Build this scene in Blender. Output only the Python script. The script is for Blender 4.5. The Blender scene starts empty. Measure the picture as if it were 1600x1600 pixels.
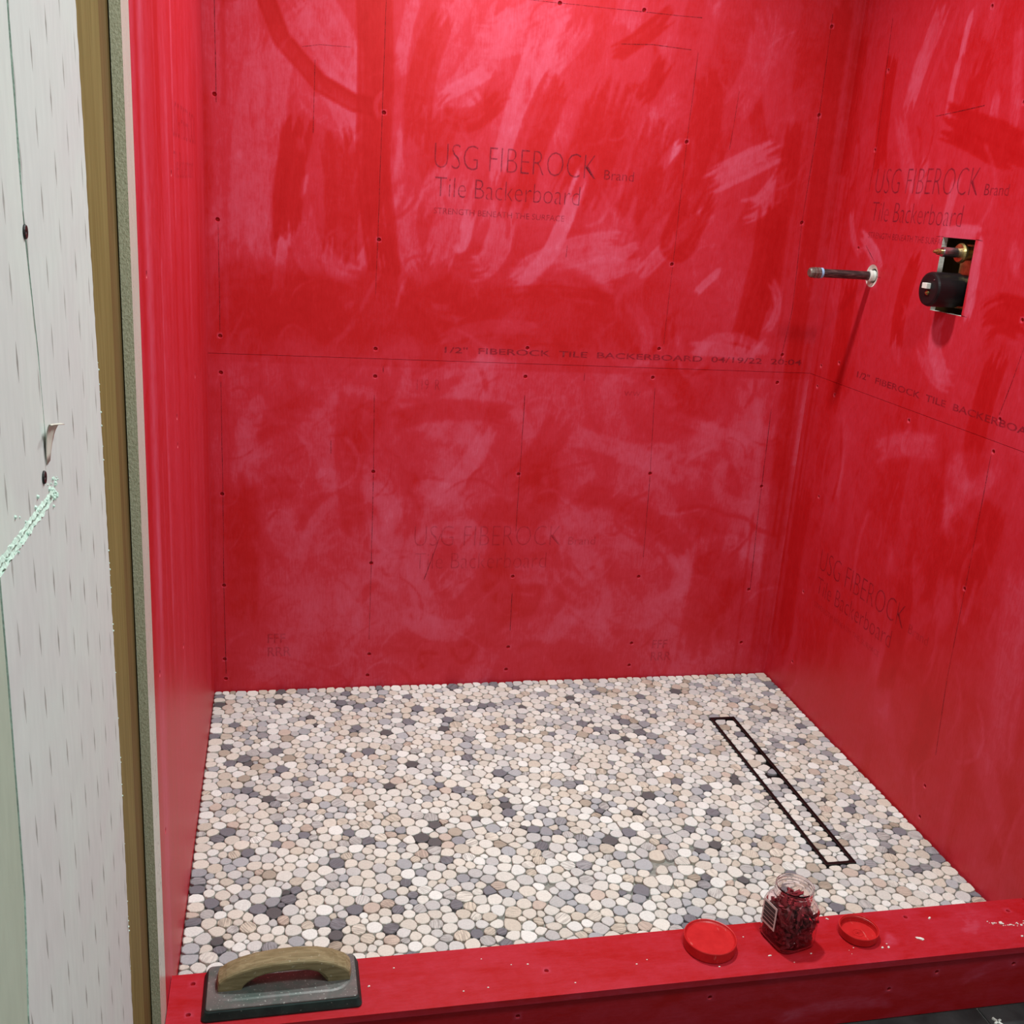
import bpy, bmesh, math, random
import numpy as np
from mathutils import Matrix, Vector, kdtree

# ------------------------------------------------------------------ camera
scene = bpy.context.scene
COL = scene.collection
cam_data = bpy.data.cameras.new('camera')
cam_data.sensor_fit = 'HORIZONTAL'
cam_data.sensor_width = 36.0
cam_data.lens = 1619.3 / 1600.0 * 36.0
cam_data.clip_start = 0.02
camera = bpy.data.objects.new('camera', cam_data)
COL.objects.link(camera)
camera.matrix_world = Matrix((
    (0.97612369, -0.00154302, -0.21720993, 0.17572155),
    (-0.2067596, 0.29991167, -0.93129129, -2.62988894),
    (0.0665808, 0.95396573, 0.29243185, 1.33405796),
    (0, 0, 0, 1)))
scene.camera = camera

# ------------------------------------------------------------------ light and exposure
scene.view_settings.view_transform = 'Standard'
scene.view_settings.look = 'None'
scene.view_settings.gamma = 1.0
scene.view_settings.use_curve_mapping = False
scene.view_settings.exposure = 0.0
world = bpy.data.worlds.new('room_light')
scene.world = world
world.use_nodes = True
world.node_tree.nodes['Background'].inputs[0].default_value = (0.90, 1.0, 0.97, 1)
world.node_tree.nodes['Background'].inputs[1].default_value = 0.28

LAMP_POWER = 21.0          # shower ceiling light
LAMP_COLOR = (0.88, 1.0, 0.985)
LAMP_SPREAD = math.radians(122)
ROOM_POWER = 29.0          # bathroom ceiling light
ROOM_COLOR = (0.87, 1.0, 0.98)

# ------------------------------------------------------------------ sizes (metres)
W = 1.6106          # shower width
D = 1.155           # back wall to curb
CURB_FRONT = -1.280
HC = 0.070          # top of curb above the stones
ZB = -0.0635        # bathroom floor
CEIL = 2.58
T = 0.0127          # half-inch board
JOINTS = [(ZB, 0.9138), (0.9148, 1.98), (1.9806, CEIL)]
JOINTS_L = [(ZB, 0.9144), (0.9144, 1.98), (1.98, CEIL)]
rng = np.random.default_rng(11)
random.seed(7)

# ------------------------------------------------------------------ helpers
def tag(o, label=None, cat=None, group=None, kind=None):
    if label: o['label'] = label
    if cat: o['category'] = cat
    if group: o['group'] = group
    if kind: o['kind'] = kind
    return o

def link(name, me, parent=None, mats=None, loc=None):
    o = bpy.data.objects.new(name, me)
    COL.objects.link(o)
    if mats:
        for m in (mats if isinstance(mats, (list, tuple)) else [mats]):
            me.materials.append(m)
    if parent: o.parent = parent
    if loc is not None: o.location = loc
    return o

def empty(name, loc=(0, 0, 0), rz=0.0):
    o = bpy.data.objects.new(name, None)
    COL.objects.link(o)
    o.location = loc
    o.rotation_euler = (0, 0, rz)
    o.empty_display_size = 0.05
    return o

def new_mesh(name, verts, faces, smooth=False):
    me = bpy.data.meshes.new(name)
    me.from_pydata([tuple(map(float, v)) for v in verts], [], [tuple(map(int, f)) for f in faces])
    if smooth:
        me.polygons.foreach_set('use_smooth', [True] * len(me.polygons))
    me.update()
    return me

def bm_obj(name, bm, mats, parent=None, loc=None, smooth=False):
    bmesh.ops.recalc_face_normals(bm, faces=bm.faces[:])
    me = bpy.data.meshes.new(name)
    bm.to_mesh(me); bm.free()
    if smooth:
        me.polygons.foreach_set('use_smooth', [True] * len(me.polygons))
    return link(name, me, parent, mats, loc)

def box(bm, lo, hi, bevel=0.0):
    r = bmesh.ops.create_cube(bm, size=1.0)
    vs = r['verts']
    c = [(a + b) / 2 for a, b in zip(lo, hi)]
    s = [b - a for a, b in zip(lo, hi)]
    for v in vs:
        v.co = Vector([v.co[i] * s[i] + c[i] for i in range(3)])
    if bevel > 0:
        es = list({e for v in vs for e in v.link_edges})
        bmesh.ops.bevel(bm, geom=es, offset=bevel, segments=2, affect='EDGES', profile=0.6)

def lathe(bm, profile, n=48, axis='Z', origin=(0, 0, 0), sx=1.0, sy=1.0):
    """profile: list of (radius, height); closed at ends when radius is 0"""
    rings = []
    for r, h in profile:
        ring = []
        if r < 1e-7:
            pts = [(0, 0)]
        else:
            pts = [(r * math.cos(2 * math.pi * k / n), r * math.sin(2 * math.pi * k / n)) for k in range(n)]
        for a, b in pts:
            a, b = a * sx, b * sy
            if axis == 'Z': p = (a, b, h)
            elif axis == 'X': p = (h, a, b)
            else: p = (a, h, b)
            ring.append(bm.verts.new((p[0] + origin[0], p[1] + origin[1], p[2] + origin[2])))
        rings.append(ring)
    for A, B in zip(rings[:-1], rings[1:]):
        if len(A) == 1 and len(B) == 1: continue
        for k in range(n):
            if len(A) == 1: bm.faces.new((A[0], B[k], B[(k + 1) % n]))
            elif len(B) == 1: bm.faces.new((A[k], A[(k + 1) % n], B[0]))
            else: bm.faces.new((A[k], A[(k + 1) % n], B[(k + 1) % n], B[k]))

# ------------------------------------------------------------------ materials
class NT:
    def __init__(self, name):
        self.m = bpy.data.materials.new(name); self.m.use_nodes = True
        self.t = self.m.node_tree; self.b = self.t.nodes['Principled BSDF']
        self.out = self.t.nodes['Material Output']
    def n(self, typ, **kw):
        nd = self.t.nodes.new(typ)
        for k, v in kw.items():
            if k.startswith('i_'):
                key = k[2:]
                nd.inputs[int(key) if key.isdigit() else key].default_value = v
            else: setattr(nd, k, v)
        return nd
    def l(self, a, b): self.t.links.new(a, b)
    def coord(self, scale=(1, 1, 1), rot=(0, 0, 0), kind='Object'):
        tc = self.n('ShaderNodeTexCoord'); mp = self.n('ShaderNodeMapping')
        mp.inputs['Scale'].default_value = scale; mp.inputs['Rotation'].default_value = rot
        self.l(tc.outputs[kind], mp.inputs[0]); return mp.outputs[0]
    def noise(self, vec, scale, detail=3.0, rough=0.55, dist=0.0):
        nd = self.n('ShaderNodeTexNoise'); nd.inputs['Scale'].default_value = scale
        nd.inputs['Detail'].default_value = detail; nd.inputs['Roughness'].default_value = rough
        nd.inputs['Distortion'].default_value = dist
        if vec is not None: self.l(vec, nd.inputs['Vector'])
        return nd.outputs['Fac']
    def math(self, op, a, b=None, clamp=False):
        nd = self.n('ShaderNodeMath', operation=op); nd.use_clamp = clamp
        for i, x in enumerate((a, b)):
            if x is None: continue
            if isinstance(x, (int, float)): nd.inputs[i].default_value = x
            else: self.l(x, nd.inputs[i])
        return nd.outputs[0]
    def ramp(self, fac, stops, k=1.0):
        nd = self.n('ShaderNodeValToRGB'); cr = nd.color_ramp
        while len(cr.elements) > 1: cr.elements.remove(cr.elements[-1])
        for i, (p, c) in enumerate(stops):
            e = cr.elements[0] if i == 0 else cr.elements.new(p)
            e.position = p; e.color = c if len(c) == 4 else (c[0] * k, c[1] * k, c[2] * k, 1)
        self.l(fac, nd.inputs[0]); return nd.outputs[0]
    def mix(self, fac, a, b):
        nd = self.n('ShaderNodeMix', data_type='RGBA')
        for sock, x in ((nd.inputs[0], fac), (nd.inputs[6], a), (nd.inputs[7], b)):
            if isinstance(x, (int, float)): sock.default_value = x
            elif isinstance(x, tuple): sock.default_value = x if len(x) == 4 else (*x, 1)
            else: self.l(x, sock)
        return nd.outputs[2]
    def bump(self, h, strength=0.3, dist=0.002):
        nd = self.n('ShaderNodeBump'); nd.inputs['Strength'].default_value = strength
        nd.inputs['Distance'].default_value = dist
        self.l(h, nd.inputs['Height']); self.l(nd.outputs[0], self.b.inputs['Normal'])
    def set(self, color=None, rough=0.5, metal=0.0, spec=0.5, **kw):
        if color is not None:
            if isinstance(color, tuple): self.b.inputs['Base Color'].default_value = (*color, 1)
            else: self.l(color, self.b.inputs['Base Color'])
        if isinstance(rough, (int, float)): self.b.inputs['Roughness'].default_value = rough
        else: self.l(rough, self.b.inputs['Roughness'])
        self.b.inputs['Metallic'].default_value = metal
        self.b.inputs['Specular IOR Level'].default_value = spec
        for k, v in kw.items(): self.b.inputs[k].default_value = v
        return self.m

def plain(name, color, rough=0.5, metal=0.0, spec=0.5, var=0.12, scale=60.0, bump=0.0):
    t = NT(name)
    f = t.noise(t.coord(), scale, 4)
    lo = tuple(c * (1 - var) for c in color); hi = tuple(min(1, c * (1 + var)) for c in color)
    c = t.ramp(f, [(0.3, lo), (0.7, hi)])
    if bump: t.bump(f, bump, 0.001)
    return t.set(c, rough, metal, spec)

def coat_material(name='red_waterproof_coating', grain=(26, 26, 4), k=1.0):
    t = NT(name)
    at = t.n('ShaderNodeAttribute', attribute_name='coat')
    fine = t.noise(t.coord((grain[0], grain[1], grain[2])), 9.0, 5, 0.62)
    blot = t.noise(t.coord(), 30.0, 7, 0.68, 0.5)
    a = t.math('ADD', at.outputs['Fac'], t.math('MULTIPLY', t.math('SUBTRACT', fine, 0.5), 0.34))
    a = t.math('ADD', a, t.math('MULTIPLY', t.math('SUBTRACT', blot, 0.5), 0.42))
    col = t.ramp(a, [(0.0, (0.43, 0.0045, 0.006)), (0.22, (0.485, 0.009, 0.013)), (0.5, (0.54, 0.025, 0.045)),
                     (0.78, (0.60, 0.074, 0.125)), (1.0, (0.67, 0.150, 0.230))], k)
    bare = t.ramp(t.noise(t.coord((1, 1, 0.2)), 40.0, 4), [(0.3, (0.54, 0.58, 0.51)), (0.7, (0.60, 0.65, 0.57))])
    painted = t.math('GREATER_THAN', at.outputs['Fac'], -0.5)
    c = t.mix(painted, bare, col)
    t.bump(t.math('ADD', fine, t.math('MULTIPLY', blot, 0.7)), 0.16, 0.0012)
    rough = t.math('ADD', 0.40, t.math('MULTIPLY', a, 0.12))
    return t.set(c, rough, 0, 0.24)

M = {}
M['coat'] = coat_material()
M['curb_coat'] = coat_material('red_curb_coating', (5, 26, 26), 0.84)

def core_mat():
    t = NT('fibre_board_core')
    f = t.noise(t.coord((1, 1, 0.6)), 420.0, 3, 0.7)
    g = t.noise(t.coord(), 18.0, 3)
    c = t.mix(t.math('MULTIPLY', g, 0.35), t.ramp(f, [(0.32, (0.36, 0.34, 0.22)), (0.66, (0.66, 0.62, 0.46))]), (0.50, 0.47, 0.35, 1))
    t.bump(f, 0.6, 0.002)
    return t.set(c, 0.9, 0, 0.1)
M['core'] = core_mat()
M['core_pale'] = plain('cut_board_edge', (0.70, 0.66, 0.60), 0.85, 0, 0.2, 0.15, 200, 0.3)

def ink_mat(name, col, amount, dots=900.0):
    t = NT(name)
    f = t.noise(t.coord(), 38.0, 4, 0.65)
    d = t.noise(t.coord(), dots, 2, 0.5)
    a = t.math('MULTIPLY', t.ramp(f, [(0.30, (0.45,) * 3), (0.60, (1.0,) * 3)]), t.ramp(d, [(0.40, (0.30,) * 3), (0.55, (1.0,) * 3)]))
    a = t.math('MULTIPLY', a, amount, True)
    tr = t.n('ShaderNodeBsdfTransparent'); mx = t.n('ShaderNodeMixShader')
    t.set(col, 0.6, 0, 0.2)
    t.l(a, mx.inputs[0]); t.l(tr.outputs[0], mx.inputs[1]); t.l(t.b.outputs[0], mx.inputs[2])
    t.l(mx.outputs[0], t.out.inputs[0])
    return t.m
M['ink'] = ink_mat('faded_print_ink', (0.075, 0.014, 0.030), 0.62)
M['ink_mid'] = ink_mat('ink_under_coating', (0.11, 0.010, 0.022), 0.60)
M['ink_faint'] = ink_mat('ink_deep_under_coating', (0.15, 0.006, 0.014), 0.30)
M['pencil'] = ink_mat('pencil_line', (0.07, 0.006, 0.010), 0.80, 300.0)

def stone_mat():
    t = NT('sliced_pebble_stone')
    ca = t.n('ShaderNodeAttribute', attribute_name='scol')
    sv = t.n('ShaderNodeAttribute', attribute_name='suv')
    mp = t.n('ShaderNodeMapping'); mp.inputs['Scale'].default_value = (30, 420, 1)
    t.l(sv.outputs['Vector'], mp.inputs[0])
    st = t.n('ShaderNodeTexNoise', noise_dimensions='2D'); st.inputs['Scale'].default_value = 1.0
    st.inputs['Detail'].default_value = 2.0; st.inputs['Distortion'].default_value = 0.3
    t.l(mp.outputs[0], st.inputs['Vector'])
    stripe = t.ramp(st.outputs['Fac'], [(0.42, (0.55, 0.52, 0.50)), (0.56, (1.12, 1.10, 1.06))])
    amt = t.n('ShaderNodeAttribute', attribute_name='stripe')
    mul = t.n('ShaderNodeMix', data_type='RGBA', blend_type='MULTIPLY')
    t.l(amt.outputs['Fac'], mul.inputs[0]); t.l(ca.outputs['Color'], mul.inputs[6]); t.l(stripe, mul.inputs[7])
    g = t.noise(t.coord(), 260.0, 3)
    c = t.n('ShaderNodeMix', data_type='RGBA', blend_type='MULTIPLY'); c.inputs[0].default_value = 1.0
    t.l(mul.outputs[2], c.inputs[6]); t.l(t.ramp(g, [(0.3, (0.90,) * 3), (0.7, (1.06,) * 3)]), c.inputs[7])
    t.bump(g, 0.12, 0.0006)
    return t.set(c.outputs[2], 0.62, 0, 0.3)
M['stone'] = stone_mat()
M['bed'] = plain('thinset_mortar_bed', (0.27, 0.26, 0.235), 0.9, 0, 0.15, 0.3, 120, 0.4)

def drywall_mat(name, base, tint, dashes=True):
    t = NT(name)
    tc = t.n('ShaderNodeTexCoord'); sp = t.n('ShaderNodeSeparateXYZ'); t.l(tc.outputs['Object'], sp.inputs[0])
    big = t.noise(t.coord((1, 1, 1)), 5.5, 3, 0.5, 0.6)
    c = t.mix(t.ramp(big, [(0.40, (0,) * 3), (0.62, (1,) * 3)]), base, tint)
    grain = t.noise(t.coord((1, 1, 0.25)), 90.0, 4)
    if dashes:
        y = t.math('ADD', sp.outputs[1], t.math('MULTIPLY', sp.outputs[2], 0.046))
        cy = t.math('DIVIDE', t.math('ADD', y, 1.7764 - 0.95 * 0.046 + 0.29), 0.0583)
        ci = t.math('FLOOR', cy); fy = t.math('FRACT', cy)
        off = t.math('MULTIPLY', t.math('MODULO', ci, 2.0), 0.5)
        cz = t.math('ADD', t.math('DIVIDE', sp.outputs[2], 0.0525), off)
        cz = t.math('ADD', cz, t.math('MULTIPLY', ci, 0.03))
        fz = t.math('FRACT', cz)
        dy = t.math('ABSOLUTE', t.math('SUBTRACT', fy, 0.5)); dz = t.math('ABSOLUTE', t.math('SUBTRACT', fz, 0.5))
        taper = t.math('MULTIPLY', t.math('SUBTRACT', 0.29, dz), 0.15)
        m = t.math('LESS_THAN', dy, taper)
        wear = t.math('MULTIPLY', m, t.ramp(t.noise(t.coord(), 22.0, 3), [(0.30, (0.35,) * 3), (0.62, (0.95,) * 3)]))
        c = t.mix(wear, c, (0.30, 0.29, 0.27, 1))
    c2 = t.n('ShaderNodeMix', data_type='RGBA', blend_type='MULTIPLY'); c2.inputs[0].default_value = 1.0
    t.l(c, c2.inputs[6]); t.l(t.ramp(grain, [(0.3, (0.95,) * 3), (0.7, (1.03,) * 3)]), c2.inputs[7])
    t.bump(grain, 0.08, 0.001)
    return t.set(c2.outputs[2], 0.75, 0, 0.2)
M['drywall'] = drywall_mat('primed_drywall_paper', (0.68, 0.68, 0.67, 1), (0.69, 0.73, 0.70, 1))
M['drywall_upper'] = drywall_mat('skimmed_drywall_paper', (0.68, 0.69, 0.67, 1), (0.71, 0.76, 0.71, 1))
M['drywall_green'] = drywall_mat('moisture_drywall', (0.46, 0.52, 0.42, 1), (0.50, 0.56, 0.46, 1), False)
M['gypsum'] = plain('torn_gypsum', (0.66, 0.82, 0.72), 0.95, 0, 0.1, 0.15, 300, 0.8)
M['paper'] = plain('torn_paper', (0.66, 0.62, 0.54), 0.8, 0, 0.2, 0.08, 60)

def wood_mat(name, lo, hi, scale=(30, 30, 1.6)):
    t = NT(name)
    f = t.noise(t.coord(scale), 3.0, 5, 0.6, 0.8)
    c = t.ramp(f, [(0.28, lo), (0.72, hi)])
    t.bump(f, 0.2, 0.001)
    return t.set(c, 0.75, 0, 0.2)
M['stud'] = wood_mat('pine_stud', (0.17, 0.125, 0.035), (0.27, 0.21, 0.075))
M['stud_dark'] = wood_mat('shaded_stud', (0.12, 0.070, 0.020), (0.20, 0.13, 0.045))  # darker copy of the stud wood, the shade of the gap put into its brown
M['frame_wall'] = plain('wall_framing', (0.35, 0.30, 0.22), 0.9)
M['ceiling'] = plain('ceiling_paint', (0.75, 0.74, 0.71), 0.9, 0, 0.2, 0.03, 8)

# ------------------------------------------------------------------ brushed coating: where the coat is thin (pinkish) or full (deep red)
STEP = 0.004

def low_noise(nv, nu, cells):
    g = rng.random((int(cells * nv / max(nv, nu)) + 3, int(cells * nu / max(nv, nu)) + 3))
    y = np.linspace(0, g.shape[0] - 1.001, nv); x = np.linspace(0, g.shape[1] - 1.001, nu)
    y0 = y.astype(int); x0 = x.astype(int)
    fy = (y - y0)[:, None]; fx = (x - x0)[None, :]
    fy = fy * fy * (3 - 2 * fy); fx = fx * fx * (3 - 2 * fx)
    a = g[y0][:, x0]; b = g[y0][:, x0 + 1]; c = g[y0 + 1][:, x0]; d = g[y0 + 1][:, x0 + 1]
    return (a * (1 - fx) + b * fx) * (1 - fy) + (c * (1 - fx) + d * fx) * fy

def smooth_path(pts, n=10):
    P = np.array(pts, float)
    if len(P) == 2:
        P = np.array([P[0], (P[0] + P[1]) / 2, P[1]])
    t = np.linspace(0, 1, n)[:, None]
    if len(P) == 3:
        m = 2 * P[1] - 0.5 * (P[0] + P[2])
        return (1 - t) ** 2 * P[0] + 2 * t * (1 - t) * m + t ** 2 * P[2]
    s = np.linspace(0, len(P) - 1, n)
    return np.array([[np.interp(q, range(len(P)), P[:, k]) for k in (0, 1)] for q in s])

class Canvas:
    def __init__(self, u0, u1, v0, v1, base=0.38, var=0.22):
        self.u0, self.v0 = u0, v0
        self.nu = int((u1 - u0) / STEP) + 2; self.nv = int((v1 - v0) / STEP) + 2
        self.a = base + var * (low_noise(self.nv, self.nu, 7) - 0.5) + 0.6 * var * (low_noise(self.nv, self.nu, 19) - 0.5)
    def stroke(self, val, op, width, pts):
        path = smooth_path(pts, 9)
        h = width / 2
        lo = path.min(0) - h * 1.2; hi = path.max(0) + h * 1.2
        i0 = max(0, int((lo[0] - self.u0) / STEP)); i1 = min(self.nu, int((hi[0] - self.u0) / STEP) + 2)
        j0 = max(0, int((lo[1] - self.v0) / STEP)); j1 = min(self.nv, int((hi[1] - self.v0) / STEP) + 2)
        if i1 <= i0 or j1 <= j0: return
        U, V = np.meshgrid(self.u0 + np.arange(i0, i1) * STEP, self.v0 + np.arange(j0, j1) * STEP)
        best = np.full(U.shape, 1e9); S = np.zeros(U.shape); Tt = np.zeros(U.shape)
        n = len(path) - 1
        seg = np.linalg.norm(np.diff(path, axis=0), axis=1); tot = seg.sum() + 1e-9; cum = np.concatenate([[0], np.cumsum(seg)])
        for k in range(n):
            a, b = path[k], path[k + 1]; d = b - a; L = np.linalg.norm(d) + 1e-9; d = d / L
            pu, pv = U - a[0], V - a[1]
            t = pu * d[0] + pv * d[1]
            tc = np.clip(t, 0 if k else -h, L if k < n - 1 else L + h)
            s = -pu * d[1] + pv * d[0]
            dist = np.hypot(pu - tc * d[0], pv - tc * d[1])
            m = dist < best
            best[m] = dist[m]; S[m] = s[m]; Tt[m] = (cum[k] + tc)[m]
        nb = max(6, int(width / 0.005))
        wob = 0.86 + 0.14 * np.interp(Tt / tot * 6, np.arange(9), rng.random(9))
        q = np.clip(np.abs(best) / h / wob, 0, 2)
        edge = np.clip((1.0 - q) / max(0.10, 0.0045 / h), 0, 1)
        sx = (S / h * 0.5 + 0.5) * (nb - 1)
        br = np.interp(np.clip(sx, 0, nb - 1), np.arange(nb), rng.random(nb))
        e0 = np.interp(np.clip(sx, 0, nb - 1), np.arange(nb), rng.random(nb) ** 2) * h * 1.6 - h * 0.55
        e1 = np.interp(np.clip(sx, 0, nb - 1), np.arange(nb), rng.random(nb) ** 2) * h * 1.6 - h * 0.55
        end = np.clip((Tt - e0) / 0.012, 0, 1) * np.clip((tot - Tt - e1) / 0.012, 0, 1)
        m = edge * end * op * (0.62 + 0.38 * br)
        A = self.a[j0:j1, i0:i1]
        A += (val - A) * m
    def random(self, count, wlo, whi, llo, lhi, ang, spread, oplo, ophi, region=None, curve=0.35, vals=(0.0, 1.0)):
        uu0, uu1 = self.u0, self.u0 + self.nu * STEP; vv0, vv1 = self.v0, self.v0 + self.nv * STEP
        if region: uu0, uu1, vv0, vv1 = region
        for _ in range(count):
            w = rng.uniform(wlo, whi); L = rng.uniform(llo, lhi)
            th = ang + rng.normal() * spread
            c = np.array([rng.uniform(uu0, uu1), rng.uniform(vv0, vv1)])
            d = np.array([math.cos(th), math.sin(th)]); nn = np.array([-d[1], d[0]])
            bend = rng.normal() * curve * L * 0.4
            v = rng.beta(0.6, 0.6); v = vals[0] + (vals[1] - vals[0]) * v
            self.stroke(v, rng.uniform(oplo, ophi), w, [c - d * L / 2, c + nn * bend, c + d * L / 2])
    def band(self, v0, v1, u0, u1, amount):
        """a second full coat rolled over the board joint, with a lobed upper edge"""
        n = 26; g = rng.random(n)
        uu = self.u0 + np.arange(self.nu) * STEP
        top = v1 + 0.10 * (np.interp(uu, np.linspace(0, W, n), g) - 0.45)
        bot = v0 + 0.05 * (np.interp(uu, np.linspace(0, W, n), rng.random(n)) - 0.5)
        vv = (self.v0 + np.arange(self.nv) * STEP)[:, None]
        m = np.clip((top[None] - vv) / 0.03, 0, 1) * np.clip((vv - bot[None]) / 0.05, 0, 1) * np.clip((u1 - uu)[None] / 0.25, 0, 1) * np.clip((uu - u0)[None] / 0.02, 0, 1)
        m *= amount * (0.75 + 0.5 * (low_noise(self.nv, self.nu, 22) - 0.5))
        self.a += (0.06 - self.a) * np.clip(m, 0, 1)
    def soften(self, v_top, k, amount):
        j = max(2, int((v_top - self.v0) / STEP))
        A = self.a[:j]
        B = A.copy()
        for ax in (0, 1):
            P_ = np.pad(B, [(k, k) if q == ax else (0, 0) for q in (0, 1)], mode='edge')
            c = np.cumsum(P_, axis=ax)
            c = np.concatenate([np.zeros_like(np.take(c, [0], ax)), c], axis=ax)
            n_ = B.shape[ax]
            B = (np.take(c, np.arange(2 * k + 1, 2 * k + 1 + n_), ax) - np.take(c, np.arange(0, n_), ax)) / (2 * k + 1)
        w = np.clip((v_top - (self.v0 + np.arange(j) * STEP)) / 0.06, 0, 1)[:, None] * amount
        self.a[:j] = A * (1 - w) + B * w
    def sample(self, u, v):
        x = np.clip((u - self.u0) / STEP, 0, self.nu - 1.001); y = np.clip((v - self.v0) / STEP, 0, self.nv - 1.001)
        x0 = x.astype(int); y0 = y.astype(int); fx = x - x0; fy = y - y0; a = self.a
        return (a[y0, x0] * (1 - fx) + a[y0, x0 + 1] * fx) * (1 - fy) + (a[y0 + 1, x0] * (1 - fx) + a[y0 + 1, x0 + 1] * fx) * fy

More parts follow.
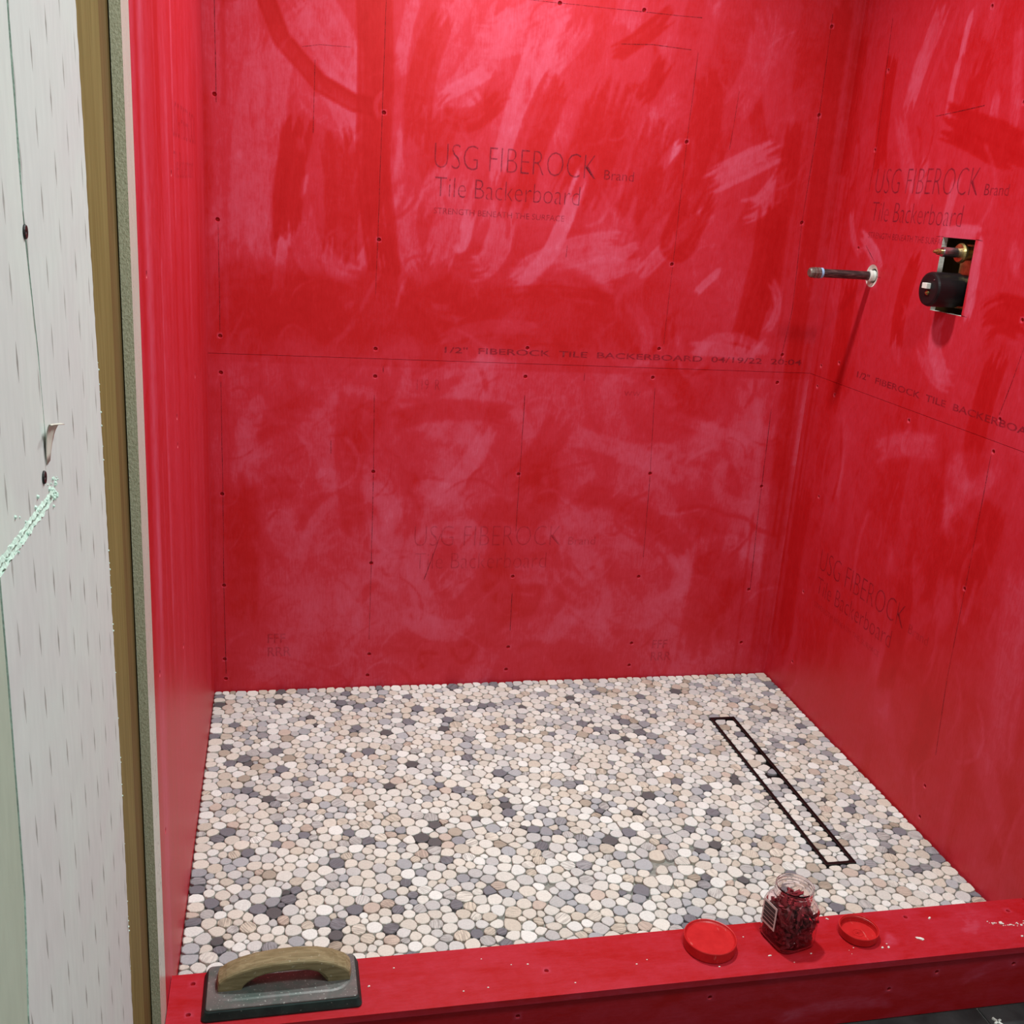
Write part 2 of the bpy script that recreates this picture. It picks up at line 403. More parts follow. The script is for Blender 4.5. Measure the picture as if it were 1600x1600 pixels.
BACK_STROKES = [
    (0.75, 0.7, 0.148, [(0.05, 1.757), (0.077, 1.466), (0.083, 1.15)]),
    (0.8, 0.7, 0.125, [(0.16, 1.637), (0.124, 1.442), (0.108, 1.211)]),
    (0.85, 0.75, 0.117, [(0.224, 1.749), (0.289, 1.649), (0.35, 1.53)]),
    (0.9, 0.8, 0.094, [(0.269, 1.579), (0.321, 1.514), (0.349, 1.452)]),
    (0.85, 0.7, 0.047, [(0.34, 1.653), (0.339, 1.529), (0.353, 1.424)]),
    (0.75, 0.6, 0.062, [(0.233, 1.52), (0.262, 1.488), (0.334, 1.465)]),
    (0.9, 0.85, 0.038, [(0.477, 1.754), (0.454, 1.664), (0.448, 1.587)]),
    (0.75, 0.6, 0.078, [(0.584, 1.772), (0.545, 1.645), (0.515, 1.501)]),
    (0.8, 0.7, 0.086, [(0.69, 1.741), (0.628, 1.61), (0.563, 1.519)]),
    (0.85, 0.7, 0.109, [(0.828, 1.768), (0.708, 1.701), (0.647, 1.682)]),
    (0.95, 0.85, 0.041, [(0.659, 1.615), (0.607, 1.58), (0.547, 1.546)]),
    (0.9, 0.8, 0.047, [(0.616, 1.552), (0.633, 1.522), (0.596, 1.493)]),
    (0.9, 0.85, 0.086, [(0.786, 1.695), (0.739, 1.519), (0.702, 1.353)]),
    (0.85, 0.6, 0.094, [(0.869, 1.751), (0.85, 1.7), (0.806, 1.654)]),
    (0.98, 0.9, 0.047, [(0.911, 1.409), (0.884, 1.303), (0.839, 1.191), (0.78, 1.124)]),
    (0.8, 0.8, 0.086, [(1.018, 1.224), (0.876, 1.193), (0.748, 1.114)]),
    (0.8, 0.75, 0.078, [(1.08, 1.212), (0.965, 1.157), (0.848, 1.127)]),
    (0.75, 0.7, 0.094, [(1.342, 1.804), (1.348, 1.702), (1.297, 1.578)]),
    (0.7, 0.6, 0.094, [(1.419, 1.753), (1.4, 1.647), (1.439, 1.512)]),
    (0.85, 0.75, 0.078, [(1.425, 1.488), (1.333, 1.442), (1.251, 1.397)]),
    (0.9, 0.75, 0.07, [(1.451, 1.435), (1.416, 1.368), (1.358, 1.333)]),
    (0.98, 0.9, 0.034, [(1.163, 1.489), (1.131, 1.451), (1.116, 1.424)]),
    (0.9, 0.8, 0.028, [(1.312, 1.18), (1.275, 1.148), (1.243, 1.11)]),
    (0.85, 0.7, 0.047, [(1.087, 1.155), (1.18, 1.258), (1.26, 1.327)]),
    (0.9, 0.8, 0.034, [(0.193, 1.26), (0.175, 1.155), (0.166, 1.06)]),
    (0.75, 0.7, 0.062, [(0.116, 1.255), (0.13, 1.153), (0.16, 1.109)]),
    (0.7, 0.6, 0.078, [(0.22, 1.262), (0.236, 1.173), (0.267, 1.129)]),
    (0.75, 0.65, 0.062, [(0.335, 1.209), (0.297, 1.146), (0.36, 1.119)]),
    (0.85, 0.8, 0.038, [(0.44, 1.32), (0.418, 1.259), (0.36, 1.134)]),
    (0.75, 0.7, 0.078, [(0.479, 1.323), (0.466, 1.232), (0.501, 1.141)]),
    (0.75, 0.7, 0.094, [(0.604, 1.346), (0.577, 1.238), (0.549, 1.159)]),
    (0.95, 0.85, 0.041, [(0.631, 1.287), (0.614, 1.21), (0.604, 1.212)]),
    (0.8, 0.7, 0.078, [(0.719, 1.293), (0.694, 1.183), (0.646, 1.149)]),
    (0.7, 0.7, 0.062, [(0.554, 1.387), (0.533, 1.326), (0.512, 1.28)]),
    (0.9, 0.8, 0.028, [(0.175, 1.222), (0.19, 1.171)]),
    (0.92, 0.85, 0.022, [(0.231, 1.35), (0.22, 1.291)]),
    (0, 0.95, 0.047, [(0.126, 1.752), (0.174, 1.638), (0.262, 1.55), (0.339, 1.515), (0.396, 1.508)]),
    (0, 0.85, 0.094, [(0.381, 1.778), (0.391, 1.575), (0.388, 1.376), (0.422, 1.137)]),
    (0.05, 0.85, 0.078, [(0.216, 1.463), (0.193, 1.333), (0.187, 1.201)]),
    (0.1, 0.8, 0.094, [(0.3, 1.434), (0.317, 1.312), (0.312, 1.162)]),
    (0.1, 0.7, 0.078, [(0.539, 1.713), (0.499, 1.585), (0.49, 1.441)]),
    (0.05, 0.7, 0.062, [(0.564, 1.505), (0.626, 1.502), (0.686, 1.558)]),
    (0.1, 0.75, 0.094, [(0.826, 1.598), (0.773, 1.448), (0.736, 1.294)]),
    (0.02, 0.8, 0.05, [(1.101, 1.781), (1.026, 1.717), (0.965, 1.675)]),
    (0.0, 0.8, 0.053, [(1.097, 1.673), (1.07, 1.619), (1.041, 1.572)]),
    (0.1, 0.7, 0.141, [(0.973, 1.596), (0.936, 1.46), (0.896, 1.35)]),
    (0.1, 0.7, 0.109, [(1.098, 1.517), (1.076, 1.409), (1.054, 1.298)]),
    (0.1, 0.7, 0.094, [(1.218, 1.647), (1.217, 1.526), (1.167, 1.368)]),
    (0.0, 0.8, 0.109, [(1.208, 1.323), (1.182, 1.242), (1.237, 1.373)]),
    (0.0, 0.85, 0.094, [(1.439, 1.338), (1.427, 1.172), (1.398, 0.983)]),
    (0.0, 0.8, 0.062, [(1.467, 1.561), (1.46, 1.339), (1.458, 1.089)]),
    (0.75, 0.6, 0.072, [(0.747, 1.13), (0.865, 1.12), (1.004, 1.102)]),
    (0.1, 0.7, 0.038, [(0.733, 1.09), (0.867, 1.104), (1.024, 1.087)]),
    (0.0, 0.8, 0.056, [(1.551, 1.854), (1.554, 1.474), (1.555, 0.954), (1.563, 0.586)]),
    (0.05, 0.8, 0.069, [(1.552, 0.846), (1.575, 0.509), (1.581, 0.064)]),
    (0.85, 0.7, 0.041, [(0.574, 0.962), (0.671, 1.003), (0.823, 1.004)]),
    (0.75, 0.7, 0.041, [(0.521, 0.853), (0.627, 0.898), (0.761, 0.919)]),
    (0.85, 0.75, 0.034, [(1.264, 0.944), (1.303, 1.001), (1.395, 1.004), (1.476, 0.969)]),
    (0.8, 0.7, 0.047, [(1.252, 0.97), (1.345, 0.968), (1.45, 0.95)]),
    (0.7, 0.7, 0.069, [(0.5, 0.768), (0.636, 0.72), (0.707, 0.686)]),
    (0.9, 0.8, 0.062, [(0.713, 0.739), (0.658, 0.633), (0.577, 0.535)]),
    (0.75, 0.7, 0.072, [(0.538, 0.436), (0.532, 0.362), (0.564, 0.231)]),
    (0.8, 0.7, 0.094, [(0.616, 0.454), (0.688, 0.416), (0.624, 0.286)]),
    (0.75, 0.75, 0.078, [(0.521, 0.212), (0.612, 0.162), (0.701, 0.179)]),
    (0.7, 0.7, 0.062, [(0.933, 0.725), (1.063, 0.692), (1.257, 0.621)]),
    (0.75, 0.7, 0.041, [(1.219, 0.784), (1.336, 0.751), (1.456, 0.716)]),
    (0.7, 0.7, 0.078, [(0.914, 0.527), (1.031, 0.453), (1.165, 0.433)]),
    (0.75, 0.7, 0.078, [(0.979, 0.415), (1.043, 0.319), (1.077, 0.161)]),
    (0.7, 0.6, 0.109, [(1.085, 0.279), (1.171, 0.198), (1.244, 0.237)]),
    (0.75, 0.65, 0.062, [(0.105, 0.776), (0.089, 0.694), (0.112, 0.627)]),
    (0.7, 0.6, 0.094, [(0.223, 0.762), (0.288, 0.68), (0.323, 0.578)]),
    (0.7, 0.65, 0.094, [(0.176, 0.507), (0.209, 0.419), (0.308, 0.454)]),
    (0.65, 0.6, 0.141, [(0.176, 0.366), (0.21, 0.219), (0.177, 0.107)]),
    (0.7, 0.65, 0.078, [(0.344, 0.328), (0.355, 0.197), (0.331, 0.103)]),
    (0.7, 0.7, 0.062, [(1.413, 0.878), (1.457, 0.771), (1.425, 0.66)]),
    (0.75, 0.6, 0.031, [(1.472, 0.844), (1.494, 0.586), (1.487, 0.432)]),
    (0.7, 0.6, 0.094, [(0.778, 0.129), (0.925, 0.164), (1.12, 0.119)]),
    (0.6, 0.5, 0.125, [(0.109, 0.071), (0.456, 0.04), (0.82, 0.058)]),
    (0.0, 0.75, 0.078, [(0.351, 0.815), (0.346, 0.647), (0.367, 0.454)]),
    (0.0, 0.8, 0.094, [(0.068, 0.593), (0.079, 0.437), (0.069, 0.222)]),
    (0.0, 0.7, 0.094, [(0.911, 0.778), (0.85, 0.653), (0.784, 0.581)]),
    (0.05, 0.75, 0.078, [(0.717, 0.526), (0.861, 0.508), (0.871, 0.618)]),
    (0.0, 0.7, 0.156, [(1.414, 0.452), (1.398, 0.274), (1.384, 0.07)]),
    (0.0, 0.6, 0.062, [(0.885, 0.434), (0.931, 0.32)]),
    (0.1, 0.6, 0.094, [(0.16, 0.907), (0.176, 0.81), (0.239, 0.779)]),
    (0, 0.7, 0.062, [(0.467, 0.751), (0.599, 0.788), (0.771, 0.774)]),
    (0.1, 0.6, 0.062, [(1.079, 0.886), (1.227, 0.873), (1.244, 0.731)]),
    (0.05, 0.6, 0.062, [(1.304, 0.394), (1.157, 0.509), (0.965, 0.564)]),
    (0.85, 0.8, 0.025, [(0.571, 1.031), (0.621, 1.017)]),
    (0.85, 0.7, 0.022, [(0.545, 1.052), (0.595, 1.048)]),
    (0.85, 0.7, 0.031, [(1.457, 1.157), (1.486, 1.09), (1.459, 1.02)]),
]
RIGHT_STROKES = [
    (0.75, 0.7, 0.062, [(0.348, 1.796), (0.306, 1.695), (0.28, 1.615)]),
    (0.95, 0.85, 0.028, [(0.458, 1.774), (0.449, 1.719), (0.449, 1.681)]),
    (0.85, 0.8, 0.028, [(0.442, 1.681), (0.435, 1.617), (0.437, 1.551)]),
    (0.75, 0.7, 0.062, [(0.305, 1.722), (0.284, 1.643), (0.275, 1.587)]),
    (0.7, 0.7, 0.056, [(0.238, 1.575), (0.293, 1.487), (0.347, 1.401)]),
    (0.75, 0.7, 0.062, [(0.394, 1.458), (0.36, 1.401), (0.365, 1.344)]),
    (0.8, 0.75, 0.041, [(0.511, 1.43), (0.501, 1.349), (0.503, 1.266)]),
    (0.95, 0.85, 0.047, [(0.153, 1.29), (0.225, 1.255), (0.257, 1.219)]),
    (0.8, 0.7, 0.031, [(0.086, 1.351), (0.127, 1.273), (0.177, 1.244)]),
    (0.95, 0.85, 0.038, [(0.625, 1.314), (0.633, 1.236), (0.64, 1.142)]),
    (0.9, 0.8, 0.041, [(0.501, 1.311), (0.568, 1.319), (0.624, 1.317)]),
    (0.8, 0.75, 0.056, [(0.547, 1.13), (0.541, 1.072), (0.597, 1.01)]),
    (0.75, 0.7, 0.062, [(0.493, 1.065), (0.558, 1.017), (0.634, 1.002)]),
    (0.7, 0.6, 0.034, [(0.368, 1.077), (0.418, 1.008)]),
    (0.75, 0.6, 0.038, [(0.622, 1.722), (0.649, 1.625), (0.67, 1.528)]),
    (0.7, 0.7, 0.047, [(0.74, 1.308), (0.769, 1.247)]),
    (0.75, 0.7, 0.034, [(0.596, 1.605), (0.595, 1.544)]),
    (0.65, 0.6, 0.062, [(0.54, 1.781), (0.532, 1.71)]),
    (0.0, 0.85, 0.094, [(0.437, 1.551), (0.584, 1.513), (0.717, 1.472)]),
    (0.0, 0.8, 0.062, [(0.418, 1.261), (0.385, 1.155), (0.391, 1.05)]),
    (0.0, 0.85, 0.094, [(0.699, 1.149), (0.754, 1.169), (0.836, 1.154)]),
    (0.0, 0.85, 0.056, [(0.017, 1.769), (0.022, 1.602), (0.023, 1.446)]),
    (0.0, 0.8, 0.062, [(0.168, 1.709), (0.171, 1.564), (0.19, 1.46)]),
    (0.05, 0.7, 0.078, [(0.533, 1.673), (0.513, 1.599), (0.497, 1.509)]),
    (0.0, 0.8, 0.078, [(0.141, 1.177), (0.138, 0.978), (0.147, 0.843)]),
    (0.0, 0.8, 0.078, [(0.762, 1.079), (0.747, 0.997), (0.739, 0.885)]),
    (0.75, 0.75, 0.072, [(0.388, 0.789), (0.488, 0.83), (0.61, 0.853)]),
    (0.75, 0.7, 0.072, [(0.685, 0.842), (0.727, 0.782), (0.698, 0.729)]),
    (0.8, 0.7, 0.038, [(0.7, 0.759), (0.7, 0.685)]),
    (0.7, 0.7, 0.047, [(0.83, 0.867), (0.784, 0.813), (0.727, 0.782)]),
    (0.75, 0.7, 0.034, [(0.235, 0.759), (0.244, 0.622)]),
    (0.7, 0.65, 0.094, [(0.95, 0.674), (0.982, 0.479), (1.016, 0.279)]),
    (0.65, 0.6, 0.047, [(0.546, 0.336), (0.536, 0.226)]),
    (0.65, 0.6, 0.062, [(0.92, 0.314), (1.014, 0.218), (1.08, 0.141)]),
    (0.7, 0.6, 0.038, [(0.522, 0.593), (0.528, 0.513)]),
    (0.65, 0.6, 0.078, [(0.74, 0.594), (0.753, 0.477)]),
    (0.0, 0.8, 0.094, [(0.848, 0.776), (0.825, 0.684), (0.794, 0.57)]),
    (0.0, 0.8, 0.078, [(0.606, 0.543), (0.604, 0.379), (0.592, 0.237)]),
    (0.0, 0.7, 0.094, [(0.076, 0.609), (0.072, 0.378), (0.085, 0.144)]),
    (0.0, 0.7, 0.078, [(0.776, 0.331), (0.768, 0.197), (0.742, 0.115)]),
    (0.6, 0.6, 0.056, [(0.179, 0.849), (0.271, 0.768)]),
    (0.7, 0.6, 0.041, [(-0.119, 0.786), (-0.09, 0.561)]),
]


PI = math.pi
cv_back = Canvas(0, W, ZB, CEIL, 0.40, 0.22)
cv_back.random(90, 0.05, 0.10, 0.15, 0.45, PI * 0.46, 0.25, 0.25, 0.5, (0, W, 1.0, CEIL), vals=(0.1, 0.85))
cv_back.random(120, 0.03, 0.08, 0.10, 0.30, PI * 0.35, 0.9, 0.25, 0.5, (0, W, 0, 1.0), 0.9, vals=(0.05, 0.9))
for v_, o_, w_, p_ in BACK_STROKES:
    if p_[0][1] > 1.5: v_ *= 0.86
    cv_back.stroke(v_, o_ * (0.95 if p_[0][1] > 0.95 else 0.72), w_, p_)
cv_back.band(0.925, 1.13, 0.0, 1.22, 0.72)
cv_back.soften(0.92, 2, 0.6)
jl = int((0.90 - ZB) / STEP); cv_back.a[:jl] += 0.08 + 0.20 * (low_noise(jl, cv_back.nu, 9) - 0.45)
cv_back.random(200, 0.006, 0.022, 0.03, 0.14, PI * 0.40, 0.35, 0.2, 0.5, (0, W, 0.95, CEIL), vals=(0.0, 0.95))
cv_back.random(260, 0.005, 0.020, 0.03, 0.16, PI * 0.3, 1.0, 0.2, 0.45, (0, W, 0, 1.0), 1.0, vals=(0.0, 0.85))
cv_back.random(420, 0.004, 0.010, 0.03, 0.12, PI * 0.38, 0.5, 0.2, 0.5, (0, W, 0, 1.9), 0.6, vals=(0.0, 0.95))
cv_back.random(26, 0.006, 0.016, 0.3, 0.9, PI / 2, 0.01, 0.4, 0.7, (W - 0.11, W, 0, CEIL), 0.0, vals=(0.0, 0.45))
cv_back.random(12, 0.006, 0.016, 0.3, 0.9, PI / 2, 0.01, 0.3, 0.6, (0, 0.05, 0, CEIL), 0.0, vals=(0.0, 0.6))

cv_right = Canvas(0, 1.295, ZB, CEIL, 0.34, 0.2)
cv_right.random(90, 0.03, 0.09, 0.15, 0.5, PI * 0.5, 0.12, 0.25, 0.5, vals=(0.0, 0.75))
for s in RIGHT_STROKES: cv_right.stroke(*s)
cv_right.soften(0.92, 3, 0.6)
cv_right.random(260, 0.005, 0.020, 0.04, 0.22, PI * 0.5, 0.18, 0.2, 0.45, vals=(0.0, 0.85))
cv_right.random(40, 0.006, 0.016, 0.3, 0.9, PI / 2, 0.01, 0.4, 0.7, (0, 0.10, 0, CEIL), 0.0, vals=(0.0, 0.45))

cv_left = Canvas(0, 1.295, ZB, CEIL, 0.40, 0.14)
cv_left.random(110, 0.03, 0.12, 0.4, 1.2, PI * 0.5, 0.02, 0.25, 0.5, vals=(0.05, 0.65), curve=0.02)
cv_left.random(200, 0.006, 0.03, 0.2, 0.8, PI * 0.5, 0.015, 0.2, 0.5, vals=(0.1, 0.85), curve=0.02)
cv_left.random(12, 0.03, 0.07, 0.5, 1.2, PI * 0.5, 0.01, 0.3, 0.5, (1.10, 1.2255, 0, CEIL), 0.0, vals=(0.5, 0.9))

cv_cap = Canvas(0, W, -1.29, -1.14, 0.36, 0.2)
cv_cap.random(60, 0.01, 0.05, 0.08, 0.4, 0.0, 0.12, 0.25, 0.5, vals=(0.1, 0.65), curve=0.1)
for a in ((1.0, 0.55, 0.030, [(1.262, -1.245), (1.275, -1.232), (1.285, -1.215)]), (1.0, 0.4, 0.03, [(1.43, -1.235), (1.455, -1.215), (1.47, -1.20)]), (0.9, 0.35, 0.02, [(1.30, -1.25), (1.31, -1.235)])):
    cv_cap.stroke(*a)
cv_front = Canvas(0, W, ZB, HC, 0.30, 0.15)
cv_front.random(60, 0.01, 0.04, 0.1, 0.5, 0.0, 0.15, 0.25, 0.5, vals=(0.0, 0.6), curve=0.2)
for a in ((0.9, 0.5, 0.03, [(1.05, -0.035), (1.15, -0.02), (1.27, -0.03)]), (0.9, 0.5, 0.03, [(1.40, 0.0), (1.47, 0.03), (1.56, 0.035)])):
    cv_front.stroke(*a)

# ------------------------------------------------------------------ coated board with real screw dimples and cut-outs
def board(name, parent, O, U, V, N, u0, u1, v0, v1, canvas, mats, step=STEP, holes=(), bare_from=None, flip=False, thick=T):
    O, U, V, N = (np.array(x, float) for x in (O, U, V, N))
    nu = max(2, int(round((u1 - u0) / step))); nv = max(2, int(round((v1 - v0) / step)))
    us = np.linspace(u0, u1, nu + 1); vs = np.linspace(v0, v1, nv + 1)
    UU, VV = np.meshgrid(us, vs)
    pu, pv = UU.ravel(), VV.ravel(); pn = np.zeros_like(pu)
    idx = np.arange((nu + 1) * (nv + 1)).reshape(nv + 1, nu + 1)
    keep = np.ones((nv, nu), bool)
    extra_uvn, extra_faces, extra_mat, extra_coat = [], [], [], []
    base = len(pu)
    def addv(u, v, n, c):
        extra_uvn.append((u, v, n)); extra_coat.append(c); return base + len(extra_uvn) - 1
    su, sv = (u1 - u0) / nu, (v1 - v0) / nv
    for hole in holes:
        if hole[0] == 'rect':
            _, a0, a1, b0, b1 = hole
            i0, i1 = int(round((a0 - u0) / su)), int(round((a1 - u0) / su))
            j0, j1 = int(round((b0 - v0) / sv)), int(round((b1 - v0) / sv))
            if i0 < 1 or j0 < 1 or i1 > nu - 1 or j1 > nv - 1: continue
        else:
            _, hu, hv, r = hole
            if not (u0 < hu < u1 and v0 < hv < v1): continue
            k = max(2, math.ceil(r * 1.3 / min(su, sv)))
            ic, jc = int(round((hu - u0) / su)), int(round((hv - v0) / sv))
            i0, i1, j0, j1 = ic - k, ic + k, jc - k, jc + k
            if i0 < 0 or j0 < 0 or i1 > nu or j1 > nv: continue
        if not keep[j0:j1, i0:i1].all(): continue
        keep[j0:j1, i0:i1] = False
        loop = [idx[j0, i] for i in range(i0, i1)] + [idx[j, i1] for j in range(j0, j1)] + \
               [idx[j1, i] for i in range(i1, i0, -1)] + [idx[j, i0] for j in range(j1, j0, -1)]
        nl = len(loop)
        if hole[0] == 'rect':
            inner = [addv(pu[q], pv[q], -thick, 0.5) for q in loop]
            for q in range(nl):
                extra_faces.append((loop[q], loop[(q + 1) % nl], inner[(q + 1) % nl], inner[q])); extra_mat.append(2)
            continue
        ang = [math.atan2(pv[q] - hv, pu[q] - hu) for q in loop]
        rim = [addv(hu + r * math.cos(a), hv + r * math.sin(a), 0.0, 0.60) for a in ang]
        for q in range(nl):
            extra_faces.append((loop[q], loop[(q + 1) % nl], rim[(q + 1) % nl], rim[q])); extra_mat.append(0)
        if hole[0] == 'screw':
            low = [addv(hu + r * 0.62 * math.cos(a), hv + r * 0.62 * math.sin(a), -r * 1.0, 0.1) for a in ang]
            for q in range(nl):
                extra_faces.append((rim[q], rim[(q + 1) % nl], low[(q + 1) % nl], low[q])); extra_mat.append(0)
            extra_faces.append(tuple(low)); extra_mat.append(0)
        else:
            r2 = r * 0.66
            low = [addv(hu + r2 * math.cos(a), hv + r2 * math.sin(a), -0.004, 0.5) for a in ang]
            bot = [addv(hu + r2 * math.cos(a), hv + r2 * math.sin(a), -thick, 0.5) for a in ang]
            for A, B in ((rim, low), (low, bot)):
                for q in range(nl):
                    extra_faces.append((A[q], A[(q + 1) % nl], B[(q + 1) % nl], B[q])); extra_mat.append(2)
    jj, ii = np.nonzero(keep)
    quads = np.stack([idx[jj, ii], idx[jj, ii + 1], idx[jj + 1, ii + 1], idx[jj + 1, ii]], 1)
    # rim of the board
    loop = [idx[0, i] for i in range(nu)] + [idx[j, nu] for j in range(nv)] + [idx[nv, i] for i in range(nu, 0, -1)] + [idx[j, 0] for j in range(nv, 0, -1)]
    low = [addv(pu[q], pv[q], -thick, 0.5) for q in loop]
    nl = len(loop)
    for q in range(nl):
        extra_faces.append((loop[q], low[q], low[(q + 1) % nl], loop[(q + 1) % nl])); extra_mat.append(1)
    coat = np.clip(canvas.sample(pu, pv), 0, 1)
    coat = np.where(coat > 0.72, 0.72 + (coat - 0.72) * 0.6, coat)
    if bare_from is not None: coat[pu > bare_from] = -1.0
    ex = np.array(extra_uvn)
    au = np.concatenate([pu, ex[:, 0]]); av = np.concatenate([pv, ex[:, 1]]); an = np.concatenate([pn, ex[:, 2]])
    co = O + au[:, None] * U + av[:, None] * V + an[:, None] * N
    coat = np.concatenate([coat, np.array(extra_coat)])
    faces = [tuple(map(int, f)) for f in quads.tolist()] + [tuple(int(x) for x in f) for f in extra_faces]
    if flip: faces = [f[::-1] for f in faces]
    me = bpy.data.meshes.new(name)
    me.from_pydata(co.tolist(), [], faces)
    mi = np.concatenate([np.zeros(len(quads), int), np.array(extra_mat, int)])
    me.polygons.foreach_set('material_index', mi.astype(np.int32))
    at = me.attributes.new('coat', 'FLOAT', 'POINT')
    at.data.foreach_set('value', coat.astype(np.float32))
    # drop grid points left unused inside cut-outs
    bm = bmesh.new(); bm.from_mesh(me)
    loose = [v for v in bm.verts if not v.link_faces]
    if loose:
        bmesh.ops.delete(bm, geom=loose, context='VERTS'); bm.to_mesh(me)
    bm.free(); me.update()
    return link(name, me, parent, mats)

def marks(name, parent, O, U, V, N, lines, mat, width=0.0016, lift=0.0004):
    O, U, V, N = (Vector(x) for x in (O, U, V, N))
    bm = bmesh.new()
    for pts in lines:
        prev = None
        P = [Vector(p) for p in pts]
        fine = []
        for a, b in zip(P[:-1], P[1:]):
            k = max(2, int((b - a).length / 0.05))
            fine += [a.lerp(b, q / k) for q in range(k)]
        fine.append(P[-1])
        for i, p in enumerate(fine):
            d = (fine[min(i + 1, len(fine) - 1)] - fine[max(i - 1, 0)]).normalized()
            nn = Vector((-d.y, d.x)) * width * 0.5 * random.uniform(0.6, 1.2)
            j = Vector((random.uniform(-1, 1), random.uniform(-1, 1))) * 0.0004
            row = []
            for s in (-1, 1):
                q = p + j + nn * s
                row.append(bm.verts.new(O + U * q.x + V * q.y + N * lift))
            if prev: bm.faces.new((prev[0], row[0], row[1], prev[1]))
            prev = row
    return bm_obj(name, bm, mat, parent)

# ------------------------------------------------------------------ writing printed on the boards (flat ink)
TEXTS = []
def text(s, name, parent, O, U, V, N, u0, u1, v0, v1, mat, slant=0.0, thin=-0.008, lift=0.0005):
    cu = bpy.data.curves.new('text', 'FONT'); cu.body = s; cu.size = 1.0; cu.offset = thin; cu.resolution_u = 3
    o = bpy.data.objects.new('text', cu); COL.objects.link(o)
    TEXTS.append((o, name, parent, O, U, V, N, u0, u1, v0, v1, mat, lift))
def finish_texts():
    bpy.context.view_layer.update()
    dg = bpy.context.evaluated_depsgraph_get()
    for o, name, parent, O, U, V, N, u0, u1, v0, v1, mat, lift in TEXTS:
        me = bpy.data.meshes.new_from_object(o.evaluated_get(dg))
        co = np.zeros(len(me.vertices) * 3); me.vertices.foreach_get('co', co); co = co.reshape(-1, 3)
        lo, hi = co.min(0), co.max(0)
        u = u0 + (co[:, 0] - lo[0]) / (hi[0] - lo[0]) * (u1 - u0)
        v = v0 + (co[:, 1] - lo[1]) / (hi[1] - lo[1]) * (v1 - v0)
        P = np.array(O) + u[:, None] * np.array(U) + v[:, None] * np.array(V) + lift * np.array(N)
        me.vertices.foreach_set('co', P.ravel()); me.materials.clear(); me.update()
        me.name = name
        link(name, me, parent, mat)
    for t in TEXTS:
        cu = t[0].data; bpy.data.objects.remove(t[0]); bpy.data.curves.remove(cu)

def printed_block(name, parent, frame, x, z, mat, small=True, mat2=None):
    text('USG FIBEROCK', 'printed_lettering', parent, *frame, x, x + 0.407, z, z + 0.057, mat, thin=-0.024)
    text('Brand', 'printed_lettering', parent, *frame, x + 0.430, x + 0.508, z + 0.001, z + 0.024, mat2 or mat, thin=-0.006)
    text('Tile Backerboard', 'printed_lettering', parent, *frame, x + 0.004, x + 0.371, z - 0.066, z - 0.021, mat, thin=-0.020)
    if small:
        text('STRENGTH BENEATH THE SURFACE', 'printed_lettering', parent, *frame, x + 0.004, x + 0.335, z - 0.107, z - 0.093, mat2 or mat, thin=-0.004)

# ================================================================== THE SETTING
FB = ((0, 0, 0), (1, 0, 0), (0, 0, 1), (0, -1, 0))
FR = ((W, 0, 0), (0, -1, 0), (0, 0, 1), (-1, 0, 0))
FL = ((0, 0, 0), (0, 1, 0), (0, 0, 1), (1, 0, 0))      # reading direction on the left wall runs away from the room
MB = [M['coat'], M['coat'], M['core_pale']]
ML = [M['coat'], M['core'], M['core_pale']]
SR = 0.0056

# ---- back wall
bm = bmesh.new(); box(bm, (-0.11, T + 0.0005, ZB - 0.05), (W + 0.11, T + 0.09, CEIL + 0.05))
wall_back = tag(bm_obj('wall_back', bm, M['frame_wall']), kind='structure')
scr_back = [(0.025, 1.507), (0.411, 1.498), (1.175, 1.4895), (1.527, 1.581), (0.0276, 1.231), (0.408, 1.206), (1.171, 1.187), (1.5216, 1.313),
            (0.0293, 0.957), (0.407, 0.939), (0.80, 0.955), (1.161, 0.966), (1.52, 0.962), (0.408, 0.869), (1.152, 0.888), (1.517, 0.885), (0.80, 0.880), (0.0295, 0.867),
            (0.028, 0.555), (0.410, 0.618), (1.174, 0.6205), (1.514, 0.586), (0.80, 0.615), (0.029, 0.305), (0.4115, 0.3635), (0.804, 0.320), (1.1736, 0.315), (1.52, 0.27),
            (0.0277, 0.093), (0.413, 0.096), (0.8054, 0.106), (1.174, 0.1075), (0.03, 0.035), (0.41, 0.032), (0.804, 0.036), (1.174, 0.037), (1.52, 0.10),
            (0.8195, 1.7744), (1.030, 1.7797), (1.527, 1.79), (0.42, 1.78), (0.44, 0.90 + 0.6)]
hb = [('screw', u, v, SR) for u, v in scr_back[:-1]]
bb = [board('backer_board', wall_back, *FB, 0.0, W, a, b, cv_back, MB, STEP if k < 2 else 0.012, hb) for k, (a, b) in enumerate(JOINTS)]
marks('pencil_line', bb[0], *FB, [[(0.0295, 0.845), (0.030, 0.575), (0.029, 0.30), (0.031, 0.05)], [(0.4075, 0.82), (0.411, 0.58), (0.4115, 0.36), (0.412, 0.14)],
      [(0.802, 0.83), (0.8037, 0.453)], [(0.8057, 0.27), (0.8075, 0.157)], [(1.161, 0.86), (1.1743, 0.62), (1.1805, 0.375)], [(1.5097, 0.81), (1.5124, 0.66), (1.515, 0.51), (1.5236, 0.27)],
      [(0.596, 0.445), (0.556, 0.315)], [(0.30, 0.70), (0.30, 0.665)], [(0.96, 0.895), (0.96, 0.875)], [(0.428, 0.896), (0.428, 0.88)]], M['pencil'])
